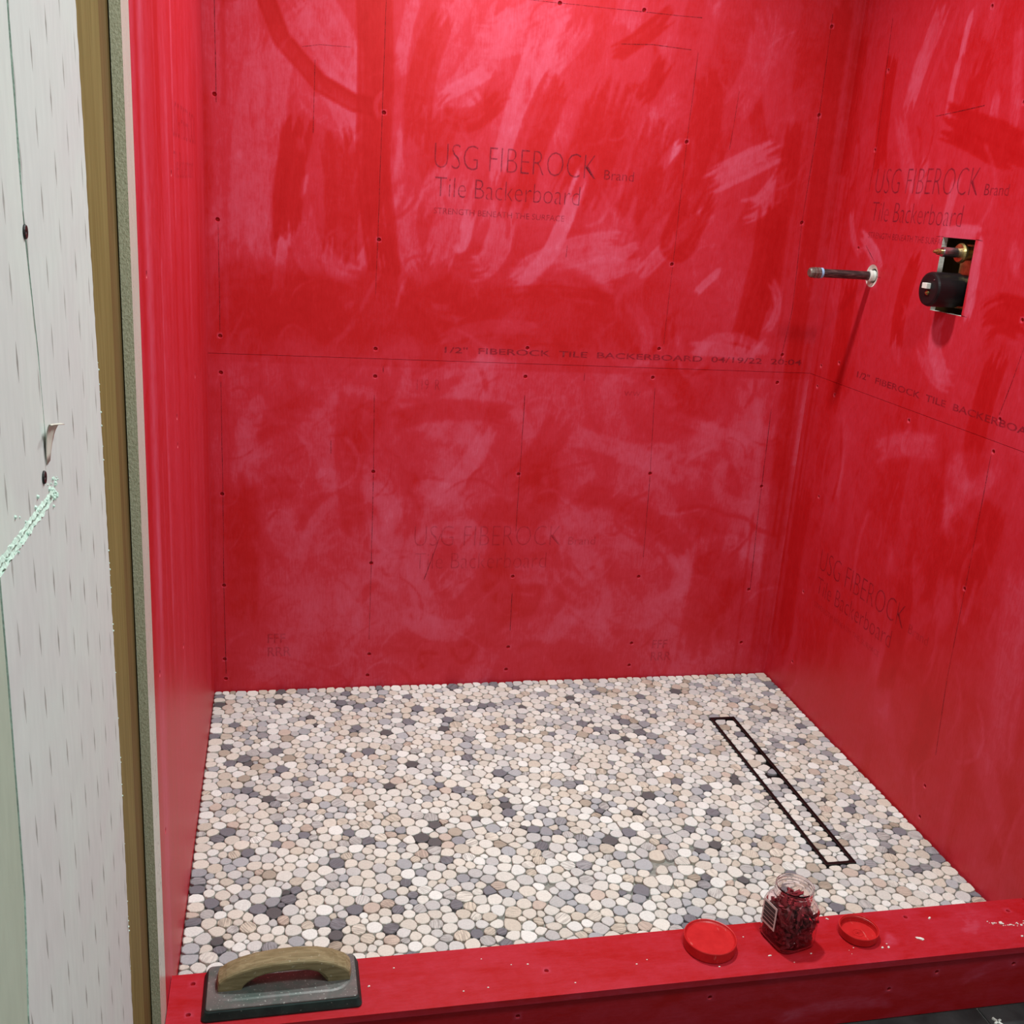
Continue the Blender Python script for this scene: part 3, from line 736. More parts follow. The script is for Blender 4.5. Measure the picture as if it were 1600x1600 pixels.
marks('pencil_line', bb[1], *FB, [[(0.0277, 1.80), (0.029, 1.49)], [(0.029, 1.22), (0.0293, 0.97)], [(0.4096, 1.80), (0.4065, 1.406), (0.4035, 1.074)], [(0.60, 1.774), (0.749, 1.7744), (1.1794, 1.7771)],
      [(1.1794, 1.70), (1.1748, 1.4895), (1.1738, 1.225), (1.172, 0.98)], [(1.5243, 1.82), (1.5268, 1.58), (1.5216, 1.313), (1.530, 1.09), (1.5155, 0.94)],
      [(0.22, 1.625), (0.26, 1.633), (0.33, 1.634)], [(0.98, 1.70), (1.06, 1.706), (1.16, 1.703)], [(0.25, 1.60), (0.247, 1.44)], [(1.30, 1.62), (1.292, 1.48)], [(0.885, 1.22), (0.884, 1.19)]], M['pencil'], 0.0013)
printed_block('b', bb[1], FB, 0.536, 1.384, M['ink'], True, M['ink_mid'])
text('1/2"  FIBEROCK  TILE  BACKERBOARD  04/19/22  20:04', 'printed_lettering', bb[1], *FB, 0.583, 1.580, 0.9355, 0.9515, M['ink_mid'], thin=0.012)
printed_block('b', bb[0], FB, 0.525, 0.412, M['ink_faint'], False)
for u, v in ((0.140, 0.098), (1.238, 0.05)):
    text('FFF\nRRR', 'printed_stamp', bb[0], *FB, u, u + 0.062, v, v + 0.066, M['ink_faint'], thin=0.01)
text('ww', 'printed_stamp', bb[0], *FB, 1.075, 1.122, 0.836, 0.850, M['ink_faint'], thin=-0.01)
text('119  R', 'printed_stamp', bb[0], *FB, 0.515, 0.575, 0.838, 0.866, M['ink_faint'], thin=-0.01)

# ---- right wall with the valve cut-out
CAV = (0.500, 0.616, 1.148, 1.308)       # u (= -y) and z range of the cut-out
PIPE = (0.234, 1.200)
bm = bmesh.new()
x0, x1 = W + T + 0.0005, W + T + 0.09
box(bm, (x0, -1.295, ZB - 0.05), (x1, T + 0.09, 1.10)); box(bm, (x0, -1.295, 1.36), (x1, T + 0.09, CEIL + 0.05))
box(bm, (x0, -0.45, 1.10), (x1, T + 0.09, 1.185)); box(bm, (x0, -0.45, 1.215), (x1, T + 0.09, 1.36)); box(bm, (x0, -1.295, 1.10), (x1, -0.68, 1.36))
box(bm, (x0 + 0.03, -0.45, 1.185), (x1, T + 0.09, 1.215)); box(bm, (x1 - 0.006, -0.68, 1.10), (x1, -0.45, 1.36))
wall_right = tag(bm_obj('wall_right', bm, M['stud_dark']), kind='structure')
scr_right = [(0.157, 1.681), (0.154, 1.498), (0.1495, 1.2615), (0.055, 0.944), (0.145, 0.967), (0.148, 0.8825), (0.051, 0.8866), (0.496, 0.890), (0.805, 0.893), (0.804, 0.589),
             (0.809, 1.163), (0.804, 0.961), (0.149, 0.320), (0.150, 0.105), (0.809, 0.108), (0.813, 0.030), (0.684, 1.575), (0.5226, 1.7715), (0.15, 0.60), (0.81, 1.40)]
hr = [('screw', u, v, SR * 0.9) for u, v in scr_right] + [('pipe', PIPE[0], PIPE[1], 0.0275), ('rect', *CAV)]
br = [board('backer_board', wall_right, *FR, 0.0, 1.295, a, b, cv_right, MB, STEP if k < 2 else 0.012, hr) for k, (a, b) in enumerate(JOINTS)]
marks('pencil_line', br[1], *FR, [[(0.140, 1.80), (0.1524, 1.62), (0.160, 1.50), (0.158, 1.40)], [(0.8314, 1.50), (0.831, 1.11), (0.816, 1.036), (0.80, 0.97)], [(0.39, 1.565), (0.56, 1.577)],
      [(0.50, 1.3085), (0.475, 1.3075)], [(0.616, 1.3085), (0.640, 1.3065)], [(0.616, 1.148), (0.635, 1.1475)], [(0.255, 1.200), (0.275, 1.199)], [(0.185, 1.27), (0.235, 1.235)]], M['pencil'], 0.0016)
marks('pencil_line', br[0], *FR, [[(0.8008, 0.886), (0.8051, 0.677), (0.8068, 0.53), (0.8086, 0.379), (0.8232, 0.196)]], M['pencil'], 0.0016)
printed_block('r', br[1], FR, 0.184, 1.397, M['ink'], True, M['ink_mid'])
text('1/2"  FIBEROCK  TILE  BACKERBOARD  04/19/22  20:04', 'printed_lettering', br[1], *FR, 0.242, 1.239, 0.947, 0.963, M['ink_mid'], thin=0.012)
printed_block('r', br[0], FR, 0.213, 0.414, M['ink_mid'], True, M['ink_faint'])

# ---- left wall: coated boards in the shower, bare framing, then drywall towards the room
bm = bmesh.new(); box(bm, (-0.11, -2.60, ZB - 0.05), (-T - 0.045, T + 0.09, CEIL + 0.05))
wall_left = tag(bm_obj('wall_left', bm, M['stud_dark']), kind='structure')
hl = [('screw', -y, z, SR) for y, z in ((-0.78, 1.33), (-0.80, 0.93), (-0.80, 0.88), (-0.80, 0.5), (-1.16, 0.35), (-1.16, 0.62), (-0.40, 0.93), (-1.15, 1.20))]
FLb = ((0, 0, 0), (0, -1, 0), (0, 0, 1), (1, 0, 0))
bl = [board('backer_board', wall_left, *FLb, 0.0, 1.295, a, b, cv_left, ML, 0.005 if k < 2 else 0.012, hl, 1.2255, True) for k, (a, b) in enumerate(JOINTS_L)]
text('USG FIBEROCK', 'printed_lettering', bl[1], *FL, -0.7415, -0.265, 1.388, 1.446, M['ink_faint'], thin=-0.01)
text('Tile Backerboard', 'printed_lettering', bl[1], *FL, -0.737, -0.340, 1.322, 1.366, M['ink_faint'], thin=-0.01)
for (y0, y1, xa, xb, mt) in ((-1.70, -1.362, -0.058, -T - 0.0006, 'stud'), (-1.3618, -1.20, -0.058, -0.0142, 'stud_dark'), (-0.62, -0.58, -0.058, -T - 0.0006, 'stud')):
    bm = bmesh.new(); box(bm, (xa, y0, ZB), (xb, y1, CEIL), 0.002)
    bm_obj('stud', bm, M[mt], wall_left)

def outline_panel(name, outline, x_front, x_back, mats, parent):
    """outline: (y, z) polygon, counter-clockwise seen from +X"""
    from mathutils.geometry import delaunay_2d_cdt
    n = len(outline)
    vo, _, fo, _, _, _ = delaunay_2d_cdt([Vector(q) for q in outline], [], [list(range(n))], 1, 1e-7)
    bm = bmesh.new()
    f = [bm.verts.new((x_front, y, z)) for y, z in vo]
    for tri in fo: bm.faces.new([f[k] for k in tri])
    g = [bm.verts.new((x_front, y, z)) for y, z in outline]; b = [bm.verts.new((x_back, y, z)) for y, z in outline]
    for i in range(n):
        q = bm.faces.new((g[i], b[i], b[(i + 1) % n], g[(i + 1) % n])); q.material_index = 1
    return bm_obj(name, bm, mats, parent)

def wobble(pts, step, amp):
    out = []
    for (y0, z0), (y1, z1) in zip(pts[:-1], pts[1:]):
        k = max(1, int(math.hypot(y1 - y0, z1 - z0) / step))
        for i in range(k):
            t = i / k
            out.append((y0 + (y1 - y0) * t + random.uniform(-amp, amp), z0 + (z1 - z0) * t + random.uniform(-amp, amp) * 0.5))
    out.append(pts[-1])
    return out

edge = wobble([(-1.545, ZB), (-1.543, 0.337), (-1.5395, 0.689), (-1.5517, 0.995), (-1.5551, 1.128), (-1.5653, 1.252), (-1.5769, 1.470), (-1.60, 2.0), (-1.62, CEIL)], 0.007, 0.0014)
seam = wobble([(-1.8275, CEIL), (-1.826, 1.434), (-1.8236, 1.300), (-1.8168, 1.251), (-1.8076, 1.199), (-1.803, 1.140), (-1.800, 1.089)], 0.02, 0.0007)
tear = wobble([(-1.798, 1.080), (-1.869, 1.0800), (-1.956, 1.0780)], 0.006, 0.0012)
low = wobble([(-1.9555, 1.033), (-1.9567, 0.94), (-1.9593, 0.839), (-1.975, 0.75), (-1.975, ZB)], 0.03, 0.0006)
p_main = outline_panel('drywall_panel', edge + seam + tear + low, 0.0, -T, [M['drywall'], M['gypsum']], wall_left)
up = wobble([(-1.8345, CEIL), (-1.8335, 1.434), (-1.8300, 1.300), (-1.8225, 1.251), (-1.8120, 1.199), (-1.8065, 1.140), (-1.803, 1.092)], 0.02, 0.0006)[::-1]
tear2 = wobble([(-1.80, 1.0895), (-1.87, 1.0900), (-1.958, 1.0910)], 0.006, 0.0012)[::-1]
outline_panel('drywall_panel', tear2 + up[1:] + [(-2.60, CEIL), (-2.60, 1.0910)], 0.0004, -T, [M['drywall_upper'], M['gypsum']], wall_left)
outline_panel('drywall_panel', [(-1.9763, ZB), (-1.9763, 0.75), (-1.9606, 0.839), (-1.958, 0.94), (-1.9568, 1.033), (-1.9572, 1.0755), (-2.60, 1.0755), (-2.60, ZB)], -0.0008, -T, [M['drywall_green'], M['gypsum']], wall_left)
# torn crevice of crumbled gypsum between the panels
bm = bmesh.new(); prev = None
for i in range(61):
    y = -1.790 - i / 60 * 0.21
    row = [bm.verts.new((xx + random.uniform(-0.0006, 0.0006), y, z + random.uniform(-0.0012, 0.0012))) for xx, z in
           ((-0.004, 1.0775), (0.0006, 1.080), (-0.0008, 1.0835), (0.0014, 1.087), (0.0004, 1.0905), (-0.004, 1.0935))]
    if prev:
        for a in range(5): bm.faces.new((prev[a], prev[a + 1], row[a + 1], row[a]))
    prev = row
bm_obj('torn_crevice', bm, M['gypsum'], p_main)
# crumbs of gypsum stuck around the tear
bm = bmesh.new()
for _ in range(46):
    y = random.gauss(-1.787, 0.008) if random.random() < 0.7 else random.uniform(-1.79, -1.95)
    z = random.gauss(1.088, 0.007)
    s = random.uniform(0.0006, 0.0020)
    r = bmesh.ops.create_icosphere(bm, subdivisions=1, radius=s, matrix=Matrix.Translation((s * 0.3, y, z)))
for _ in range(110):
    k = random.randrange(len(edge) - 1); y, z = edge[k]
    if 0.0 < z < 1.15:
        s = random.uniform(0.0005, 0.0013)
        bmesh.ops.create_icosphere(bm, subdivisions=1, radius=s, matrix=Matrix.Translation((0.0, y + 0.0003, z)))
tag(bm_obj('plaster_crumbs', bm, M['gypsum'], p_main), kind='stuff')
# curled flap of torn paper
bm = bmesh.new(); rows = []
for i in range(9):
    t = i / 8
    a = t * 1.9
    row = []
    for j in range(7):
        w = (j / 6 - 0.5)
        zz = 1.1135 + 0.030 * math.sin(min(a, 1.57)) - (a - 1.57) * 0.004 * (a > 1.57)
        xx = 0.0006 + 0.0045 * (1 - math.cos(a))
        row.append(bm.verts.new((xx + 0.004 * abs(w) * t, -1.803 + w * (0.012 + 0.036 * t) + 0.006 * t, zz - 0.010 * w * t)))
    rows.append(row)
for A, B in zip(rows[:-1], rows[1:]):
    for j in range(6): bm.faces.new((A[j], A[j + 1], B[j + 1], B[j]))
flap = bm_obj('paper_flap', bm, M['paper'], p_main, smooth=True)
so = flap.modifiers.new('thickness', 'SOLIDIFY'); so.thickness = 0.0005
# drywall screws
M['screw'] = plain('black_screw', (0.03, 0.03, 0.03), 0.5, 0.6)
for y, z in ((-1.8278, 1.2865), (-1.8206, 1.1067)):
    bm = bmesh.new()
    lathe(bm, [(0.0, 0.0006), (0.0012, 0.0006), (0.0016, 0.0016), (0.0046, 0.0020), (0.0052, 0.0012), (0.0052, 0.0)], 16, 'X', (0, y, z))
    bm_obj('screw', bm, M['screw'], p_main)

# ---- ceiling and bathroom floor
bm = bmesh.new(); box(bm, (-0.11, -3.40, CEIL + 0.0005), (W + 0.11, T + 0.09, CEIL + 0.05))
ceiling = tag(bm_obj('ceiling', bm, M['ceiling']), kind='structure')

def slate():
    t = NT('dark_slate_tile')
    f = t.noise(t.coord(), 14.0, 6, 0.6, 0.5)
    c = t.ramp(f, [(0.3, (0.018, 0.020, 0.021)), (0.7, (0.055, 0.058, 0.060))])
    t.bump(f, 0.3, 0.002)
    return t.set(c, 0.45, 0, 0.4)
M['slate'] = slate()
M['grout'] = plain('grey_grout', (0.22, 0.21, 0.20), 0.9)
bm = bmesh.new(); box(bm, (-0.11, -3.2, ZB - 0.06), (2.4, -1.20, ZB - 0.003))
floor = tag(bm_obj('floor', bm, M['grout']), kind='structure')
bm = bmesh.new(); box(bm, (0.0015, 0.0015, -0.003), (0.2985, 0.5985, 0.0), 0.0008)
tile = bm_obj('floor_tile', bm, M['slate'], floor, (1.45, -1.878, ZB))
for i in range(-5, 3):
    for j in range(2):
        x = 1.45 + i * 0.30; y = -1.878 - j * 0.60
        if (i, j) == (0, 0): continue
        if x < -0.05: continue
        c = tile.copy(); COL.objects.link(c); c.parent = floor; c.location = (x, y, ZB)

# ---- shower floor: mortar bed and sliced pebbles
bm = bmesh.new(); box(bm, (0.0005, -D - 0.01, ZB + 0.001), (W - 0.0005, -0.0005, -0.0075))
floor_shower = tag(bm_obj('floor_shower', bm, M['bed']), kind='structure')

DRAIN = (1.3215, 1.3935, -0.920, -0.266)
PALETTE = [((0.70, 0.69, 0.64), 22), ((0.67, 0.635, 0.565), 21), ((0.60, 0.55, 0.47), 11), ((0.60, 0.60, 0.585), 14), ((0.49, 0.49, 0.485), 10),
           ((0.75, 0.765, 0.735), 13), ((0.55, 0.465, 0.40), 4), ((0.41, 0.425, 0.445), 5), ((0.19, 0.19, 0.215), 4.8), ((0.11, 0.105, 0.11), 1.8), ((0.42, 0.365, 0.30), 2.5), ((0.32, 0.325, 0.35), 3)]
PW = np.array([w for _, w in PALETTE], float); PW /= PW.sum()

def clip_half(poly, n, d):
    """keep points with p.n <= d"""
    out = []
    k = len(poly)
    for i in range(k):
        a, b = poly[i], poly[(i + 1) % k]
        da = a[0] * n[0] + a[1] * n[1] - d; db = b[0] * n[0] + b[1] * n[1] - d
        if da <= 0: out.append(a)
        if (da < 0 < db) or (db < 0 < da):
            t = da / (da - db); out.append((a[0] + (b[0] - a[0]) * t, a[1] + (b[1] - a[1]) * t))
    return out

def chaikin(poly, q=0.25):
    out = []
    k = len(poly)
    for i in range(k):
        a, b = poly[i], poly[(i + 1) % k]
        out.append((a[0] + (b[0] - a[0]) * q, a[1] + (b[1] - a[1]) * q)); out.append((a[0] + (b[0] - a[0]) * (1 - q), a[1] + (b[1] - a[1]) * (1 - q)))
    return out

def decimate(poly, mind):
    out = [poly[0]]
    for p in poly[1:]:
        if math.hypot(p[0] - out[-1][0], p[1] - out[-1][1]) > mind: out.append(p)
    if len(out) > 3 and math.hypot(out[0][0] - out[-1][0], out[0][1] - out[-1][1]) < mind: out.pop()
    return out

def pack(x0, x1, y0, y1, fill, rlo, rhi, blocked=None, iters=60):
    area = (x1 - x0) * (y1 - y0)
    rs, tot = [], 0.0
    while tot < fill * area:
        r = min(rhi, max(rlo, random.gauss((rlo + rhi) / 2 + 0.001, (rhi - rlo) / 3.4)))
        if random.random() < 0.18: r = random.uniform(rlo * 0.8, rlo * 1.25)
        rs.append(r); tot += math.pi * r * r
    R = np.array(rs); n = len(R)
    P = np.stack([rng.uniform(x0, x1, n), rng.uniform(y0, y1, n)], 1)
    for it in range(iters):
        if it % 3 == 0:
            kd = kdtree.KDTree(n)
            for i in range(n): kd.insert((P[i, 0], P[i, 1], 0), i)
            kd.balance()
            A, B = [], []
            for i in range(n):
                for _, j, _ in kd.find_range((P[i, 0], P[i, 1], 0), rhi * 2.3):
                    if j > i: A.append(i); B.append(j)
            A = np.array(A); B = np.array(B)
        d = P[B] - P[A]; L = np.hypot(d[:, 0], d[:, 1]) + 1e-9
        ov = np.maximum(0, R[A] + R[B] - L)
        mv = d / L[:, None] * (ov * 0.32)[:, None]
        np.add.at(P, A, -mv); np.add.at(P, B, mv)
        P[:, 0] = np.clip(P[:, 0], x0 + R * 0.92, x1 - R * 0.92); P[:, 1] = np.clip(P[:, 1], y0 + R * 0.92, y1 - R * 0.92)
        if blocked:
            bx0, bx1, by0, by1 = blocked
            inside = (P[:, 0] > bx0 - R * 0.5) & (P[:, 0] < bx1 + R * 0.5) & (P[:, 1] > by0 - R * 0.5) & (P[:, 1] < by1 + R * 0.5)
            for i in np.nonzero(inside)[0]:
                o = [(P[i, 0] - (bx0 - R[i] * 0.55), 0, -1), ((bx1 + R[i] * 0.55) - P[i, 0], 0, 1), (P[i, 1] - (by0 - R[i] * 0.55), 1, -1), ((by1 + R[i] * 0.55) - P[i, 1], 1, 1)]
                dd, ax, sg = min(o)
                P[i, ax] += sg * dd
    return P, R

def stone_polys(P, R, rhi, limits, blocked=None, grow=1.22, gap=0.0008):
    n = len(R); kd = kdtree.KDTree(n)
    for i in range(n): kd.insert((P[i, 0], P[i, 1], 0), i)
    kd.balance()
    res = []
    for i in range(n):
        x, y, r = P[i, 0], P[i, 1], R[i]
        asp = random.uniform(1.0, 1.42); th = random.uniform(0, math.pi); c, s = math.cos(th), math.sin(th)
        g = grow * r; e = random.uniform(0.75, 1.0)
        poly = []
        for k in range(16):
            a = 2 * math.pi * k / 16
            ca, sa = math.cos(a), math.sin(a)
            px = math.copysign(abs(ca) ** e, ca) * g * math.sqrt(asp); py = math.copysign(abs(sa) ** e, sa) * g / math.sqrt(asp)
            w = random.uniform(0.95, 1.05)
            poly.append((x + (px * c - py * s) * w, y + (px * s + py * c) * w))
        for _, j, _ in kd.find_range((x, y, 0), rhi * 3.0):
            if j == i: continue
            dx, dy = P[j, 0] - x, P[j, 1] - y; L = math.hypot(dx, dy)
            if L < 1e-6: continue
            nx, ny = dx / L, dy / L
            m = (L * L + r * r - R[j] ** 2) / (2 * L) - gap
            poly = clip_half(poly, (nx, ny), x * nx + y * ny + max(m, 0.15 * r))
            if len(poly) < 3: break
        for nrm, d in limits:
            if len(poly) >= 3: poly = clip_half(poly, nrm, d)
        if blocked and len(poly) >= 3:
            bx0, bx1, by0, by1 = blocked
            cand = [((1, 0), bx0, bx0 - x), ((-1, 0), -bx1, x - bx1), ((0, 1), by0, by0 - y), ((0, -1), -by1, y - by1)]
            nrm, d, gapd = max(cand, key=lambda q: q[2])
            poly = clip_half(poly, nrm, d)
        if len(poly) < 3: continue
        poly = decimate(chaikin(decimate(poly, 0.0016), 0.27), 0.0014)
        if len(poly) < 5: continue
        A = 0.5 * sum(poly[k][0] * poly[(k + 1) % len(poly)][1] - poly[(k + 1) % len(poly)][0] * poly[k][1] for k in range(len(poly)))
        if abs(A) < 3.0e-5: continue
        res.append((x, y, poly if A > 0 else poly[::-1], abs(A)))
    return res

def stone_geo(poly, cx, cy, ztop, zbot, bevel=0.0011):
    k = len(poly)
    tx, ty = random.gauss(0, 0.012), random.gauss(0, 0.012)
    v = []
    for px, py in poly: v.append((px - cx, py - cy, zbot))
    for px, py in poly: v.append((px - cx, py - cy, ztop - bevel + (px - cx) * tx + (py - cy) * ty))
    for px, py in poly:
        L = math.hypot(px - cx, py - cy) + 1e-9; q = max(0.3, 1 - bevel * 1.2 / L)
        v.append(((px - cx) * q, (py - cy) * q, ztop + (px - cx) * tx + (py - cy) * ty))
    f = []
    for a in range(2):
        for i in range(k):
            j = (i + 1) % k
            f.append((a * k + i, a * k + j, (a + 1) * k + j, (a + 1) * k + i))
    f.append(tuple(range(2 * k, 3 * k)))
    return v, f

def stone_colour(A):
    k = rng.choice(len(PALETTE), p=PW)
    if A < 1.9e-4 and random.random() < 0.30: k = random.choice((8, 9, 11, 7, 8))
    c = np.array(PALETTE[k][0]) * random.uniform(0.90, 1.08)
    striped = random.random() < (0.45 if k in (2, 4, 6, 8, 10, 11) else 0.06)
    return c, (random.uniform(0.35, 0.75) if striped else random.uniform(0, 0.12))

def add_stone_attrs(me, cols, stripes, suv):
    a = me.attributes.new('scol', 'FLOAT_COLOR', 'POINT'); a.data.foreach_set('color', np.concatenate([cols, np.ones((len(cols), 1))], 1).astype(np.float32).ravel())
    a = me.attributes.new('stripe', 'FLOAT', 'POINT'); a.data.foreach_set('value', stripes.astype(np.float32))
    a = me.attributes.new('suv', 'FLOAT_VECTOR', 'POINT'); a.data.foreach_set('vector', suv.astype(np.float32).ravel())

def stone_attr_arrays(v, A):
    c, st = stone_colour(A)
    th = random.uniform(0, math.pi); ox, oy = random.uniform(0, 9), random.uniform(0, 9)
    arr = np.array(v)
    suv = np.stack([arr[:, 0] * math.cos(th) + arr[:, 1] * math.sin(th) + ox, -arr[:, 0] * math.sin(th) + arr[:, 1] * math.cos(th) + oy, np.zeros(len(v))], 1)
    return np.tile(c, (len(v), 1)), np.full(len(v), st), suv

def single_stone(name, parent, st, ztop, zbot, off=(0, 0)):
    x, y, poly, A = st
    v, f = stone_geo(poly, x, y, ztop, zbot)
    me = new_mesh(name, v, f)
    add_stone_attrs(me, *stone_attr_arrays(v, A))
    return link(name, me, parent, M['stone'], (x - off[0], y - off[1], 0))

RH = 0.0174
P, R = pack(0.003, W - 0.006, -D + 0.004, -0.006, 0.985, 0.0098, RH, DRAIN, 130)
limits = [((1, 0), W - 0.004), ((-1, 0), -0.002), ((0, 1), -0.004), ((0, -1), D - 0.002)]
stones = stone_polys(P, R, RH, limits, (DRAIN[0] - 0.0004, DRAIN[1] + 0.0004, DRAIN[2] - 0.0004, DRAIN[3] + 0.0004))
camxy = (0.1757, -2.63)
order = sorted((s for s in stones if s[1] > -1.075), key=lambda s: -s[3] / ((s[0] - camxy[0]) ** 2 + (s[1] - camxy[1]) ** 2 + 1.8) ** 1.5)
near = order[:300]; near_ids = {id(s) for s in near}
for s in near:
    single_stone('pebble_stone', floor_shower, s, random.gauss(0, 0.0006), -0.0076)
VV, FF, CC, SS, UV = [], [], [], [], []
nvt = 0
for s in stones:
    if id(s) in near_ids: continue
    v, f = stone_geo(s[2], s[0], s[1], random.gauss(0, 0.0006), -0.0076)
    c, st, suv = stone_attr_arrays(v, s[3])
    VV.append(np.array(v) + np.array([s[0], s[1], 0])); FF += [tuple(q + nvt for q in ff) for ff in f]; CC.append(c); SS.append(st); UV.append(suv); nvt += len(v)
me = new_mesh('pebble_stones', np.concatenate(VV), FF)
add_stone_attrs(me, np.concatenate(CC), np.concatenate(SS), np.concatenate(UV))
tag(link('pebble_stones', me, floor_shower, M['stone']), kind='stuff')

# ---- ceiling lamp that lights the shower
M['lamp_trim'] = plain('white_lamp_trim', (0.8, 0.8, 0.78), 0.4, 0, 0.4, 0.02)
def ceiling_light(x, y, label, power, color, spread, emit, k=1.0):
    t = NT('lit_lamp_lens'); em = t.n('ShaderNodeEmission'); em.inputs[0].default_value = (*color, 1); em.inputs[1].default_value = emit
    t.l(em.outputs[0], t.out.inputs[0])
    lamp = empty('ceiling_light', (x, y, CEIL)); tag(lamp, label, 'light', 'ceiling lights')
    bm = bmesh.new(); lathe(bm, [(r * k, h) for r, h in ((0.0, 0.0), (0.095, 0.0), (0.095, -0.004), (0.088, -0.010), (0.074, -0.010), (0.070, -0.003), (0.0, -0.003))], 48)
    bm_obj('trim_ring', bm, M['lamp_trim'], lamp)
    bm = bmesh.new(); lathe(bm, [(r * k, h) for r, h in ((0.0, -0.0035), (0.070, -0.0035), (0.068, -0.006), (0.04, -0.007), (0.0, -0.0075))], 48)
    bm_obj('lens', bm, t.m, lamp)
    ld = bpy.data.lights.new('ceiling_lamp', 'AREA'); ld.shape = 'DISK'; ld.size = 0.13 * k; ld.energy = power; ld.color = color; ld.spread = spread
    lo = bpy.data.objects.new('ceiling_lamp', ld); COL.objects.link(lo); lo.parent = lamp; lo.location = (0, 0, -0.012)
ceiling_light(0.72, -0.60, 'round recessed ceiling light over the middle of the shower', LAMP_POWER, LAMP_COLOR, LAMP_SPREAD, 18.0)
ceiling_light(0.95, -2.05, 'wide round flat ceiling light over the bathroom floor', ROOM_POWER, ROOM_COLOR, math.pi, 2.0, 3.4)

# ================================================================== THINGS
# ---- linear drain with a stone-filled tray
M['black_metal'] = plain('black_drain_metal', (0.012, 0.010, 0.010), 0.38, 0.3, 0.5)
dx0, dx1, dy0, dy1 = DRAIN; dcx, dcy = (dx0 + dx1) / 2, (dy0 + dy1) / 2
drain = empty('linear_drain', (dcx, dcy, -0.0075))
tag(drain, 'long narrow black metal linear drain with a pebble-filled tray, set in the stone floor', 'drain')
def ring(bm, hx, hy, w, z0, z1):
    box(bm, (-hx, -hy, z0), (-hx + w, hy, z1)); box(bm, (hx - w, -hy, z0), (hx, hy, z1))
    box(bm, (-hx + w, -hy, z0), (hx - w, -hy + w, z1)); box(bm, (-hx + w, hy - w, z0), (hx - w, hy, z1))
hx, hy = (dx1 - dx0) / 2, (dy1 - dy0) / 2
bm = bmesh.new(); ring(bm, hx, hy, 0.0032, 0.0003, 0.0100)
bm_obj('outer_frame', bm, M['black_metal'], drain)
bm = bmesh.new(); ring(bm, hx - 0.0046, hy - 0.0046, 0.0038, 0.0003, 0.0097); box(bm, (-hx + 0.0086, -hy + 0.0086, 0.0003), (hx - 0.0086, hy - 0.0086, 0.0016))
tray = bm_obj('tray', bm, M['black_metal'], drain)
bm = bmesh.new(); box(bm, (-hx + 0.003, -hy + 0.003, 0.0001), (hx - 0.003, hy - 0.003, 0.0003)); bm_obj('channel_bottom', bm, M['black_metal'], drain)
ix, iy = hx - 0.0092, hy - 0.0092
P2, R2 = pack(dcx - ix, dcx + ix, dcy - iy, dcy + iy, 0.95, 0.0105, 0.0165)
lim2 = [((1, 0), dcx + ix), ((-1, 0), -(dcx - ix)), ((0, 1), dcy + iy), ((0, -1), -(dcy - iy))]
for s in stone_polys(P2, R2, 0.0165, lim2, None, 1.4):
    single_stone('pebble_stone', tray, s, 0.0078, 0.0017, (dcx, dcy))

# ---- curb
curb = empty('shower_curb', (W / 2, -1.2175, ZB))
tag(curb, 'low red-coated curb along the front of the shower', 'curb')
def local(o):
    o.matrix_parent_inverse = Matrix.Translation((-curb.location.x, -curb.location.y, -curb.location.z)); return o
MC = [M['curb_coat'], M['curb_coat'], M['core_pale']]
cap_holes = [('screw', x, y, 0.0042) for x, y in ((1.5554, -1.186), (1.338, -1.177), (0.905, -1.20), (0.62, -1.225), (0.036, -1.178), (0.034, -1.245), (1.13, -1.175))]
cap = local(board('cap_board', curb, (0, 0, HC), (1, 0, 0), (0, 1, 0), (0, 0, 1), 0.0008, W - 0.0008, -1.283, -1.1545, cv_cap, MC, 0.005, cap_holes))
fr_holes = [('screw', x, z, 0.0044) for x, z in ((1.2547, 0.002), (1.347, 0.029), (1.508, 0.0294), (0.9034, 0.0265), (0.561, 0.030), (0.338, 0.028))]
local(board('front_board', curb, (0, CURB_FRONT + 0.002, 0), (1, 0, 0), (0, 0, 1), (0, -1, 0), 0.0008, W - 0.0008, ZB, HC - T - 0.0002, cv_front, MC, 0.005, fr_holes))
bm = bmesh.new(); box(bm, (0.0008, -1.2645, ZB), (W - 0.0008, -1.1545, HC - T - 0.0003)); 
core = local(bm_obj('curb_core', bm, M['curb_coat'], curb))

# ---- capped pipe stub for the shower arm
def steel():
    t = NT('dark_galvanised_steel')
    f = t.noise(t.coord((8, 60, 60)), 5.0, 5, 0.6)
    c = t.ramp(f, [(0.3, (0.035, 0.030, 0.030)), (0.55, (0.10, 0.085, 0.085)), (0.75, (0.30, 0.27, 0.25))])
    return t.set(c, 0.38, 0.75, 0.5)
M['steel'] = steel()
M['cap_metal'] = plain('worn_cap_metal', (0.20, 0.17, 0.15), 0.42, 0.7, 0.5, 0.35, 120)
M['white_plastic'] = plain('white_plastic', (0.72, 0.71, 0.66), 0.45, 0, 0.4, 0.05)
M['blue_tape'] = plain('blue_tape', (0.30, 0.45, 0.68), 0.5, 0, 0.4, 0.15, 200)
pipe = empty('pipe_stub', (W, -PIPE[0], PIPE[1]))
tag(pipe, 'dark steel pipe stub with a threaded cap sticking out of the red right wall', 'pipe')
bm = bmesh.new(); lathe(bm, [(0.0, 0.03), (0.0105, 0.03), (0.0105, -0.148), (0.0, -0.148)], 24, 'X')
bm_obj('pipe_tube', bm, M['steel'], pipe, smooth=False)
bm = bmesh.new()
lathe(bm, [(0.0, -0.171), (0.009, -0.171), (0.0118, -0.168), (0.0128, -0.162), (0.0128, -0.160), (0.0120, -0.159), (0.0120, -0.157), (0.0134, -0.156), (0.0134, -0.151), (0.0124, -0.150),
           (0.0124, -0.148), (0.0136, -0.147), (0.0136, -0.143), (0.0108, -0.142)], 12, 'X')
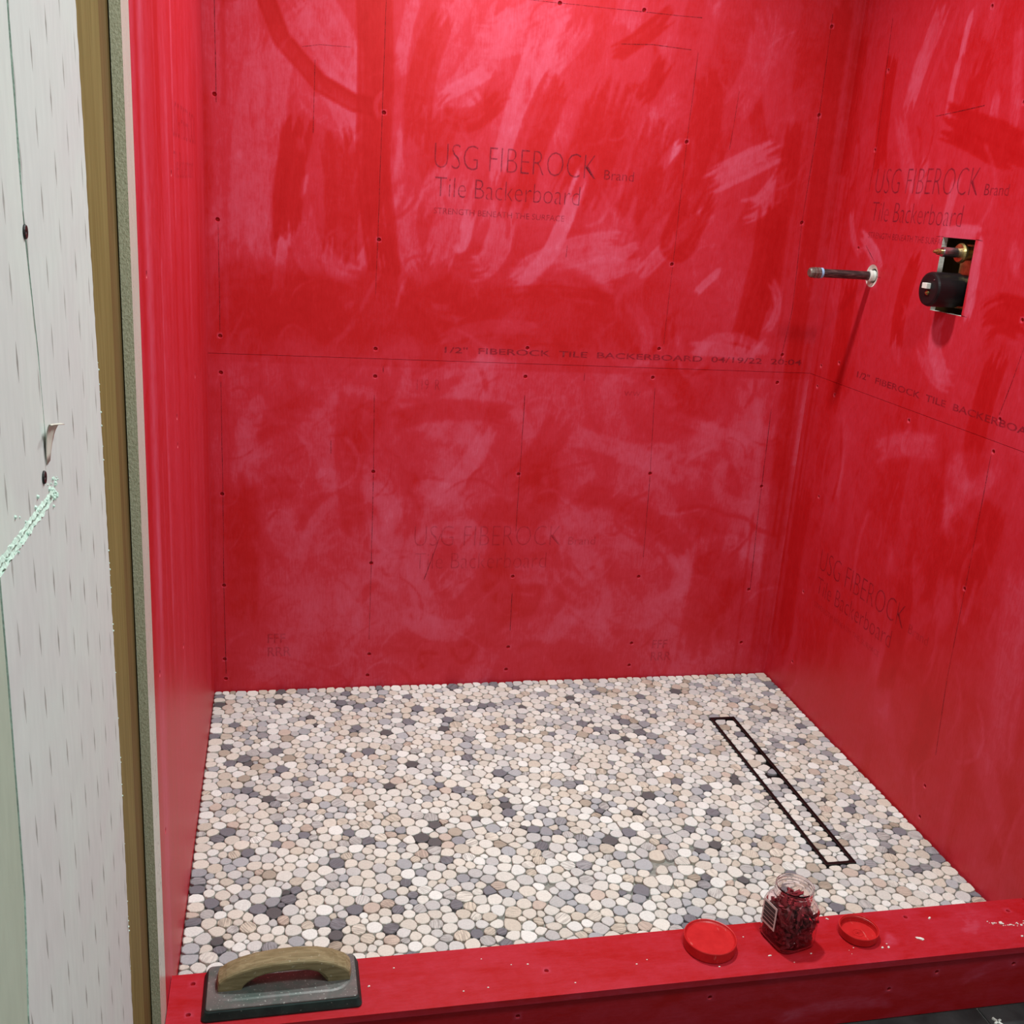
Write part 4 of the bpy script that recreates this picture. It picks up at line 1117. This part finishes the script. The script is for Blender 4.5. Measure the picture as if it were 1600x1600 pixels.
bm_obj('pipe_cap', bm, M['cap_metal'], pipe)
bm = bmesh.new(); lathe(bm, [(0.0106, -0.1418), (0.0124, -0.1415), (0.0126, -0.136), (0.0106, -0.1355)], 24, 'X'); bm_obj('tape_ring', bm, M['blue_tape'], pipe)
bm = bmesh.new(); lathe(bm, [(0.0106, -0.010), (0.0138, -0.010), (0.0142, -0.004), (0.0125, -0.002), (0.0135, 0.006), (0.0106, 0.006)], 24, 'X'); bm_obj('pipe_sleeve', bm, M['white_plastic'], pipe)

# ---- shower valve in its cut-out
M['black_plastic'] = plain('black_valve_plastic', (0.008, 0.006, 0.007), 0.45, 0, 0.28, 0.2)
M['brass'] = plain('dull_brass', (0.45, 0.33, 0.13), 0.32, 0.9, 0.5, 0.3, 90)
M['chrome'] = plain('grey_chrome', (0.42, 0.38, 0.40), 0.25, 0.95, 0.5, 0.2, 90)
M['copper'] = plain('copper_pipe', (0.36, 0.14, 0.06), 0.4, 0.85, 0.5, 0.3, 60)
valve = empty('shower_valve', (W, -0.560, 1.197))
tag(valve, 'black round valve guard with a brass stem in the rectangular wall cut-out', 'valve')
bm = bmesh.new()
lathe(bm, [(0.0, -0.0545), (0.0315, -0.0550), (0.0355, -0.0535), (0.0372, -0.0490), (0.0378, 0.012), (0.0345, 0.014), (0.0345, 0.045), (0.0, 0.045)], 48, 'X')
guard = bm_obj('valve_guard', bm, M['black_plastic'], valve)
bm = bmesh.new(); box(bm, (-0.0655, -0.009, 0.001), (-0.0548, 0.009, 0.013), 0.0012); bm_obj('handle_key', bm, M['white_plastic'], guard)
bm = bmesh.new(); lathe(bm, [(0.0, -0.0600), (0.0022, -0.0600), (0.0024, -0.0575), (0.0048, -0.0575), (0.0052, -0.0545)], 20, 'X', (0, -0.001, -0.008)); bm_obj('guard_screw', bm, M['brass'], guard)
bm = bmesh.new(); lathe(bm, [(0.0, -0.0562), (0.0013, -0.0562), (0.0016, -0.0545)], 12, 'X', (0, -0.018, 0.021)); bm_obj('guard_rivet', bm, M['chrome'], guard)
zs = 0.080
bm = bmesh.new(); lathe(bm, [(0.0, -0.038), (0.0098, -0.038), (0.0106, -0.036), (0.0106, 0.014), (0.0, 0.014)], 24, 'X', (0, 0, zs)); stem = bm_obj('valve_stem', bm, M['chrome'], valve)
bm = bmesh.new(); lathe(bm, [(0.0, -0.058), (0.0028, -0.058), (0.0034, -0.055), (0.0034, -0.050), (0.0064, -0.049), (0.0068, -0.044), (0.0050, -0.043), (0.0050, -0.038)], 20, 'X', (0, 0, zs)); bm_obj('stem_tip', bm, M['brass'], stem)
bm = bmesh.new(); lathe(bm, [(0.0106, 0.004), (0.0190, 0.004), (0.0215, 0.008), (0.0215, 0.013), (0.0160, 0.016), (0.0150, 0.040), (0.0, 0.040)], 28, 'X', (0, 0, zs)); bm_obj('stem_collar', bm, M['brass'], stem)
bm = bmesh.new(); lathe(bm, [(0.0, -0.095), (0.0105, -0.095), (0.0105, 0.158), (0.0, 0.158)], 20, 'Z', (0.058, -0.018, 0.0)); bm_obj('supply_pipe', bm, M['copper'], valve)
bm = bmesh.new(); box(bm, (0.030, -0.034, -0.040), (0.062, 0.028, 0.100), 0.004); bm_obj('valve_body', bm, M['brass'], valve)

# ---- rubber grout float on the curb
def rubber():
    t = NT('dark_green_rubber')
    f = t.noise(t.coord(), 30.0, 5); s = t.noise(t.coord(), 260.0, 2)
    c = t.ramp(f, [(0.3, (0.006, 0.014, 0.014)), (0.7, (0.020, 0.040, 0.036))])
    c = t.mix(t.ramp(s, [(0.70, (0,) * 3), (0.76, (0.6,) * 3)]), c, (0.35, 0.36, 0.33, 1))
    return t.set(c, 0.6, 0, 0.35)
M['rubber'] = rubber()
def plate_mat():
    t = NT('scuffed_grey_plate')
    f = t.noise(t.coord(), 24.0, 5, 0.6, 0.6); s = t.noise(t.coord(), 240.0, 3); r = t.noise(t.coord((0.6, 2, 2)), 20.0, 3)
    c = t.ramp(f, [(0.3, (0.085, 0.125, 0.110)), (0.55, (0.15, 0.145, 0.14)), (0.75, (0.22, 0.185, 0.18))])
    c = t.mix(t.ramp(s, [(0.62, (0,) * 3), (0.72, (0.8,) * 3)]), c, (0.55, 0.56, 0.52, 1))
    return t.set(c, 0.36, 0.25, 0.5)
M['plate'] = plate_mat()
def handle_mat():
    t = NT('worn_wooden_handle')
    f = t.noise(t.coord((5, 40, 40)), 4.0, 5, 0.6, 0.6); s = t.noise(t.coord(), 170.0, 3)
    c = t.ramp(f, [(0.3, (0.17, 0.125, 0.060)), (0.7, (0.33, 0.26, 0.145))])
    c = t.mix(t.ramp(s, [(0.64, (0,) * 3), (0.74, (0.6,) * 3)]), c, (0.50, 0.47, 0.38, 1))
    t.bump(f, 0.2, 0.001)
    return t.set(c, 0.7, 0, 0.25)
M['handle_wood'] = handle_mat()
flt = empty('grout_float', (0.179, -1.2125, HC), 0.004)
tag(flt, 'grout float with arched wooden handle and dark rubber pad on the red curb', 'trowel')
def rrect(hx, hy, r, n=6):
    out = []
    for cx, cy, a0 in ((hx - r, hy - r, 0), (-hx + r, hy - r, 90), (-hx + r, -hy + r, 180), (hx - r, -hy + r, 270)):
        for k in range(n + 1):
            a = math.radians(a0 + 90 * k / n); out.append((cx + r * math.cos(a), cy + r * math.sin(a)))
    return out
def loft(bm, layers, cap0=True, cap1=True):
    rows = [[bm.verts.new((x, y, z)) for x, y in pts] for pts, z in layers]
    n = len(rows[0])
    for A, B in zip(rows[:-1], rows[1:]):
        for k in range(n): bm.faces.new((A[k], A[(k + 1) % n], B[(k + 1) % n], B[k]))
    if cap0: bm.faces.new(rows[0][::-1])
    if cap1: bm.faces.new(rows[-1])
bm = bmesh.new()
loft(bm, [(rrect(0.1245, 0.0535, 0.008), 0.0002), (rrect(0.1250, 0.0540, 0.008), 0.003), (rrect(0.1200, 0.0505, 0.007), 0.0155), (rrect(0.1185, 0.0490, 0.006), 0.0170)])
bm_obj('rubber_pad', bm, M['rubber'], flt)
bm = bmesh.new()
loft(bm, [(rrect(0.1180, 0.0485, 0.006), 0.0171), (rrect(0.1180, 0.0485, 0.006), 0.0190), (rrect(0.1172, 0.0477, 0.006), 0.0198), (rrect(0.1085, 0.034, 0.030, 6), 0.0198), (rrect(0.1050, 0.030, 0.028, 6), 0.0206)])
bm_obj('backing_plate', bm, M['plate'], flt)
outer = [(-0.1045, 0.0207), (-0.1050, 0.029), (-0.1030, 0.0375), (-0.090, 0.047), (-0.070, 0.0555), (-0.046, 0.0615), (-0.015, 0.0650), (0.020, 0.0660), (0.052, 0.0630), (0.078, 0.0555), (0.098, 0.0445), (0.1050, 0.036), (0.1060, 0.028), (0.1050, 0.0207)]
inner = [(0.0690, 0.0207), (0.0655, 0.0260), (0.0600, 0.0335), (0.050, 0.0405), (0.036, 0.0450), (0.012, 0.0470), (-0.012, 0.0465), (-0.030, 0.0440), (-0.045, 0.0390), (-0.056, 0.0320), (-0.063, 0.0255), (-0.0670, 0.0207)]
def arch(pts_out, pts_in, y, inset):
    pts = pts_out + pts_in
    n = len(pts); out = []
    for i, (x, z) in enumerate(pts):
        a, b = pts[i - 1], pts[(i + 1) % n]
        dx, dz = b[0] - a[0], b[1] - a[1]; L = math.hypot(dx, dz) + 1e-9
        nx, nz = dz / L, -dx / L                      # points to the right of travel = inside for clockwise outline
        zz = z + nz * inset
        if z < 0.0208: zz = z
        out.append((x + nx * inset, y, zz))
    return out
bm = bmesh.new(); rows = []
for y, ins in ((-0.0190, 0.0042), (-0.0180, 0.0018), (-0.0150, 0.0), (-0.006, -0.0012), (0.006, -0.0012), (0.0150, 0.0), (0.0180, 0.0018), (0.0190, 0.0042)):
    rows.append([bm.verts.new(p) for p in arch(outer, inner, y, ins)])
n = len(rows[0])
for A, B in zip(rows[:-1], rows[1:]):
    for k in range(n): bm.faces.new((A[k], A[(k + 1) % n], B[(k + 1) % n], B[k]))
c0 = bm.faces.new(rows[0]); c1 = bm.faces.new(rows[-1][::-1])
bmesh.ops.triangulate(bm, faces=[c0, c1])
bm_obj('handle', bm, M['handle_wood'], flt, loc=(0.003, 0.0065, 0))

# ---- clear jar of tile wedges
def clear_plastic():
    t = NT('clear_pink_plastic')
    return t.set((0.97, 0.86, 0.87), 0.06, 0, 0.5, **{'Transmission Weight': 1.0, 'IOR': 1.22})
M['clear'] = clear_plastic()
JX, JY = 1.0775, -1.2030
JR = math.radians(12)
jar = empty('plastic_jar', (JX, JY, HC), JR)
tag(jar, 'open clear square plastic jar filled with red tile wedges, standing on the curb', 'jar')
def sq_section(h, rc, f, rcirc, n=40):
    """blend of a rounded square and a circle; f = 1 gives the circle"""
    out = []
    for k in range(n):
        a = 2 * math.pi * k / n
        c, s = math.cos(a), math.sin(a)
        p = 5.0
        r = h / ((abs(c) ** p + abs(s) ** p) ** (1 / p))
        r = min(r, h * 1.30 if rc else r)
        q = r * (1 - f) + rcirc * f
        out.append((q * c, q * s))
    return out
prof = [(0.036, 0, 0.0008), (0.0385, 0, 0.003), (0.0395, 0, 0.008), (0.0400, 0, 0.040), (0.0400, 0, 0.074), (0.0395, 0.12, 0.081), (0.0385, 0.35, 0.087), (0.0372, 0.70, 0.0915), (0.0360, 0.95, 0.0945), (0.0345, 1, 0.0965)]
neck = [(0.0340, 0.0985), (0.0352, 0.1000), (0.0352, 0.1012), (0.0338, 0.1025), (0.0338, 0.1055), (0.0350, 0.1066), (0.0350, 0.1076), (0.0337, 0.1088), (0.0337, 0.1120), (0.0345, 0.1132), (0.0343, 0.1148)]
layers = [(sq_section(h, 1, f, 0.0345), z) for h, f, z in prof] + [(sq_section(r, 0, 1, r), z) for r, z in neck]
inner_l = [(sq_section(0.0322, 0, 1, 0.0322), z) for z in (0.1148, 0.1090, 0.0985)] + [(sq_section(h - 0.0014, 1, f, 0.0331), z) for h, f, z in prof[::-1][1:-1]] + [(sq_section(0.0345, 1, 0, 0.0331), 0.0024)]
bm = bmesh.new(); loft(bm, layers + inner_l, True, True)
bm_obj('jar_body', bm, M['clear'], jar, smooth=True)
M['label_white'] = plain('label_white', (0.70, 0.66, 0.64), 0.5, 0, 0.3, 0.04)
M['label_ink'] = plain('label_ink', (0.02, 0.016, 0.018), 0.5)
bm = bmesh.new(); box(bm, (-0.0408, -0.009, 0.032), (-0.0403, 0.028, 0.080)); lab = bm_obj('jar_label', bm, M['label_white'], jar)
bm = bmesh.new()
for z0, z1 in ((0.034, 0.0395), (0.0415, 0.047), (0.0485, 0.0545), (0.056, 0.0625), (0.064, 0.072)):
    box(bm, (-0.0412, -0.0055, z0 + 0.003), (-0.0408, 0.0245, z1 + 0.003))
bm_obj('label_bars', bm, M['label_ink'], lab)
M['wedge'] = plain('red_wedge_plastic', (0.20, 0.020, 0.028), 0.4, 0, 0.4, 0.45, 60)
bm = bmesh.new()
for k in range(620):
    for _ in range(30):
        z = random.uniform(0.010, 0.078) if k < 585 else random.uniform(0.076, 0.090)
        lim = 0.033 if z < 0.074 else 0.020
        x, y = random.uniform(-lim, lim), random.uniform(-lim, lim)
        break
    m = Matrix.Translation((x, y, z)) @ Matrix.Rotation(random.uniform(0, 6.3), 4, 'Z') @ Matrix.Rotation(random.uniform(-0.9, 0.9), 4, 'Y') @ Matrix.Rotation(random.uniform(0, 6.3), 4, 'X')
    L, w, h = 0.0085, 0.0030, 0.0042
    c = [(-L, -w, -0.0008), (-L, w, -0.0008), (L, w, -h / 2), (L, -w, -h / 2), (-L, -w, 0.0008), (-L, w, 0.0008), (L, w, h / 2), (L, -w, h / 2)]
    c = [m @ Vector(q) for q in c]
    c = [Vector((max(-0.0362, min(0.0362, q.x)), max(-0.0362, min(0.0362, q.y)), max(0.004, q.z))) for q in c]
    v = [bm.verts.new(q) for q in c]
    for f in ((0, 1, 2, 3), (4, 7, 6, 5), (0, 4, 5, 1), (1, 5, 6, 2), (2, 6, 7, 3), (3, 7, 4, 0)): bm.faces.new([v[q] for q in f])
wed = bm_obj('tile_wedges', bm, M['wedge'], None, (JX, JY, HC)); wed.rotation_euler = (0, 0, JR)
tag(wed, 'heap of dark red plastic tile wedges inside the clear jar', 'tile wedges', kind='stuff')

# ---- two red lids
def lid_mat():
    t = NT('red_lid_plastic')
    f = t.noise(t.coord(), 50.0, 4); s = t.noise(t.coord((2, 0.5, 1)), 70.0, 3)
    c = t.ramp(f, [(0.3, (0.47, 0.010, 0.012)), (0.7, (0.56, 0.018, 0.020))])
    c = t.mix(t.ramp(s, [(0.66, (0,) * 3), (0.8, (0.35,) * 3)]), c, (0.80, 0.45, 0.40, 1))
    return t.set(c, 0.38, 0, 0.4)
M['lid'] = lid_mat()
LA = (0.9265, -1.2035); LB = (1.2175, -1.2110)
lid = empty('jar_lid', (*LA, HC)); tag(lid, 'large red plastic lid with a shallow recessed top, left of the jar', 'lid', 'red lids on the curb')
bm = bmesh.new(); lathe(bm, [(0.0, 0.0165), (0.0420, 0.0165), (0.0440, 0.0180), (0.0452, 0.0205), (0.0466, 0.0210), (0.0474, 0.0200), (0.0470, 0.0020), (0.0462, 0.0004), (0.0440, 0.0004), (0.0440, 0.004), (0.0, 0.006)], 64)
bm_obj('lid_shell', bm, M['lid'], lid, smooth=False)
lid = empty('jar_lid', (*LB, HC)); tag(lid, 'small red screw lid lying upside down, right of the jar', 'lid', 'red lids on the curb')
bm = bmesh.new(); lathe(bm, [(0.0, 0.0004), (0.0330, 0.0004), (0.0352, 0.0020), (0.0364, 0.0160), (0.0360, 0.0172), (0.0345, 0.0172), (0.0338, 0.0150), (0.0330, 0.0145), (0.0338, 0.0130), (0.0330, 0.0112), (0.0336, 0.0098), (0.0326, 0.0040), (0.0, 0.0036)], 64)
lb = bm_obj('lid_shell', bm, M['lid'], lid, smooth=False)
bm = bmesh.new()
lathe(bm, [(0.0085, 0.0036), (0.0088, 0.0044), (0.0100, 0.0044), (0.0103, 0.0036)], 32); box(bm, (-0.005, -0.0008, 0.0036), (0.005, 0.0008, 0.0044)); box(bm, (-0.0008, -0.004, 0.0036), (0.0008, 0.004, 0.0044))
bm_obj('moulded_mark', bm, M['lid'], lb)

# ---- crumbs of dried mortar on the curb, spacer on the floor
M['mortar'] = plain('dried_white_mortar', (0.80, 0.75, 0.70), 0.85, 0, 0.2, 0.08, 300)
def crumb_mesh(seed, sx, sy, sz):
    r = random.Random(seed); bm = bmesh.new()
    bmesh.ops.create_icosphere(bm, subdivisions=2, radius=1.0)
    for v in bm.verts:
        k = r.uniform(0.8, 1.15); v.co = Vector((v.co.x * sx * k, v.co.y * sy * k, max(v.co.z, -0.35) * sz * k))
    lo = min(v.co.z for v in bm.verts)
    for v in bm.verts: v.co.z -= lo
    return bm
crumbs = [((1.3298, -1.2369), (0.0075, 0.0032, 0.0024), -0.5, 'long white crumb of dried mortar on the curb, right of the small lid'),
          ((1.3827, -1.1866), (0.0036, 0.0022, 0.0020), 0.5, 'small white crumb of dried mortar near the back edge of the curb'),
          ((1.2450, -1.2500), (0.0026, 0.0020, 0.0016), 0.2, 'white speck of mortar at the foot of the small red lid'),
          ((1.2575, -1.2505), (0.0024, 0.0022, 0.0016), 0.9, 'white speck of mortar beside the small red lid, nearer the wall'),
          ((1.5146, -1.2178), (0.0036, 0.0036, 0.0030), 0.0, 'round white drop of mortar on the right end of the curb'),
          ((1.1812, -1.1630), (0.0030, 0.0014, 0.0012), -0.6, 'thin white crumb on the curb just behind the jar'),
          ((1.0265, -1.2420), (0.0040, 0.0013, 0.0012), 0.1, 'thin white flake on the curb in front of the jar'),
          ((1.5331, -1.2560), (0.0028, 0.0020, 0.0016), 0.0, 'small white speck near the front edge at the right end of the curb'),
          ((0.318, -1.222), (0.0022, 0.0016, 0.0014), 0.3, 'tiny white speck on the curb beside the grout float')]
for k, (xy, s, rz, lab_) in enumerate(crumbs):
    o = bm_obj('mortar_crumb', crumb_mesh(k, *s), M['mortar'], None, (*xy, HC)); o.rotation_euler = (0, 0, rz)
    tag(o, lab_, 'crumb', 'mortar crumbs on the curb')
bm = bmesh.new()
for k in range(60):
    t = random.random()
    if k < 36:
        x = 1.490 + t * 0.10; y = -1.211 - 0.012 * math.sin(t * 2.6) - 0.004 * t + random.gauss(0, 0.0025)
    else:
        x = random.uniform(0.35, 1.58); y = random.uniform(-1.275, -1.165)
    s = random.uniform(0.0005, 0.0015)
    bmesh.ops.create_icosphere(bm, subdivisions=1, radius=s, matrix=Matrix.Translation((x, y, HC + s * 0.5)) @ Matrix.Diagonal((1.6, 1.0, 0.6, 1)))
o = bm_obj('mortar_specks', bm, M['mortar'], None); tag(o, 'fine scattered white mortar specks along the top of the red curb', 'specks', kind='stuff')
bm = bmesh.new(); box(bm, (-0.009, -0.002, 0), (0.009, 0.002, 0.004), 0.0006); box(bm, (-0.002, -0.011, 0.0), (0.002, 0.011, 0.004), 0.0006)
o = bm_obj('tile_spacer', bm, M['white_plastic'], None, (1.4660, -1.3180, ZB)); o.rotation_euler = (0, 0, 0.4)
tag(o, 'small white plastic tile spacer on the dark slate floor', 'spacer')

finish_texts()
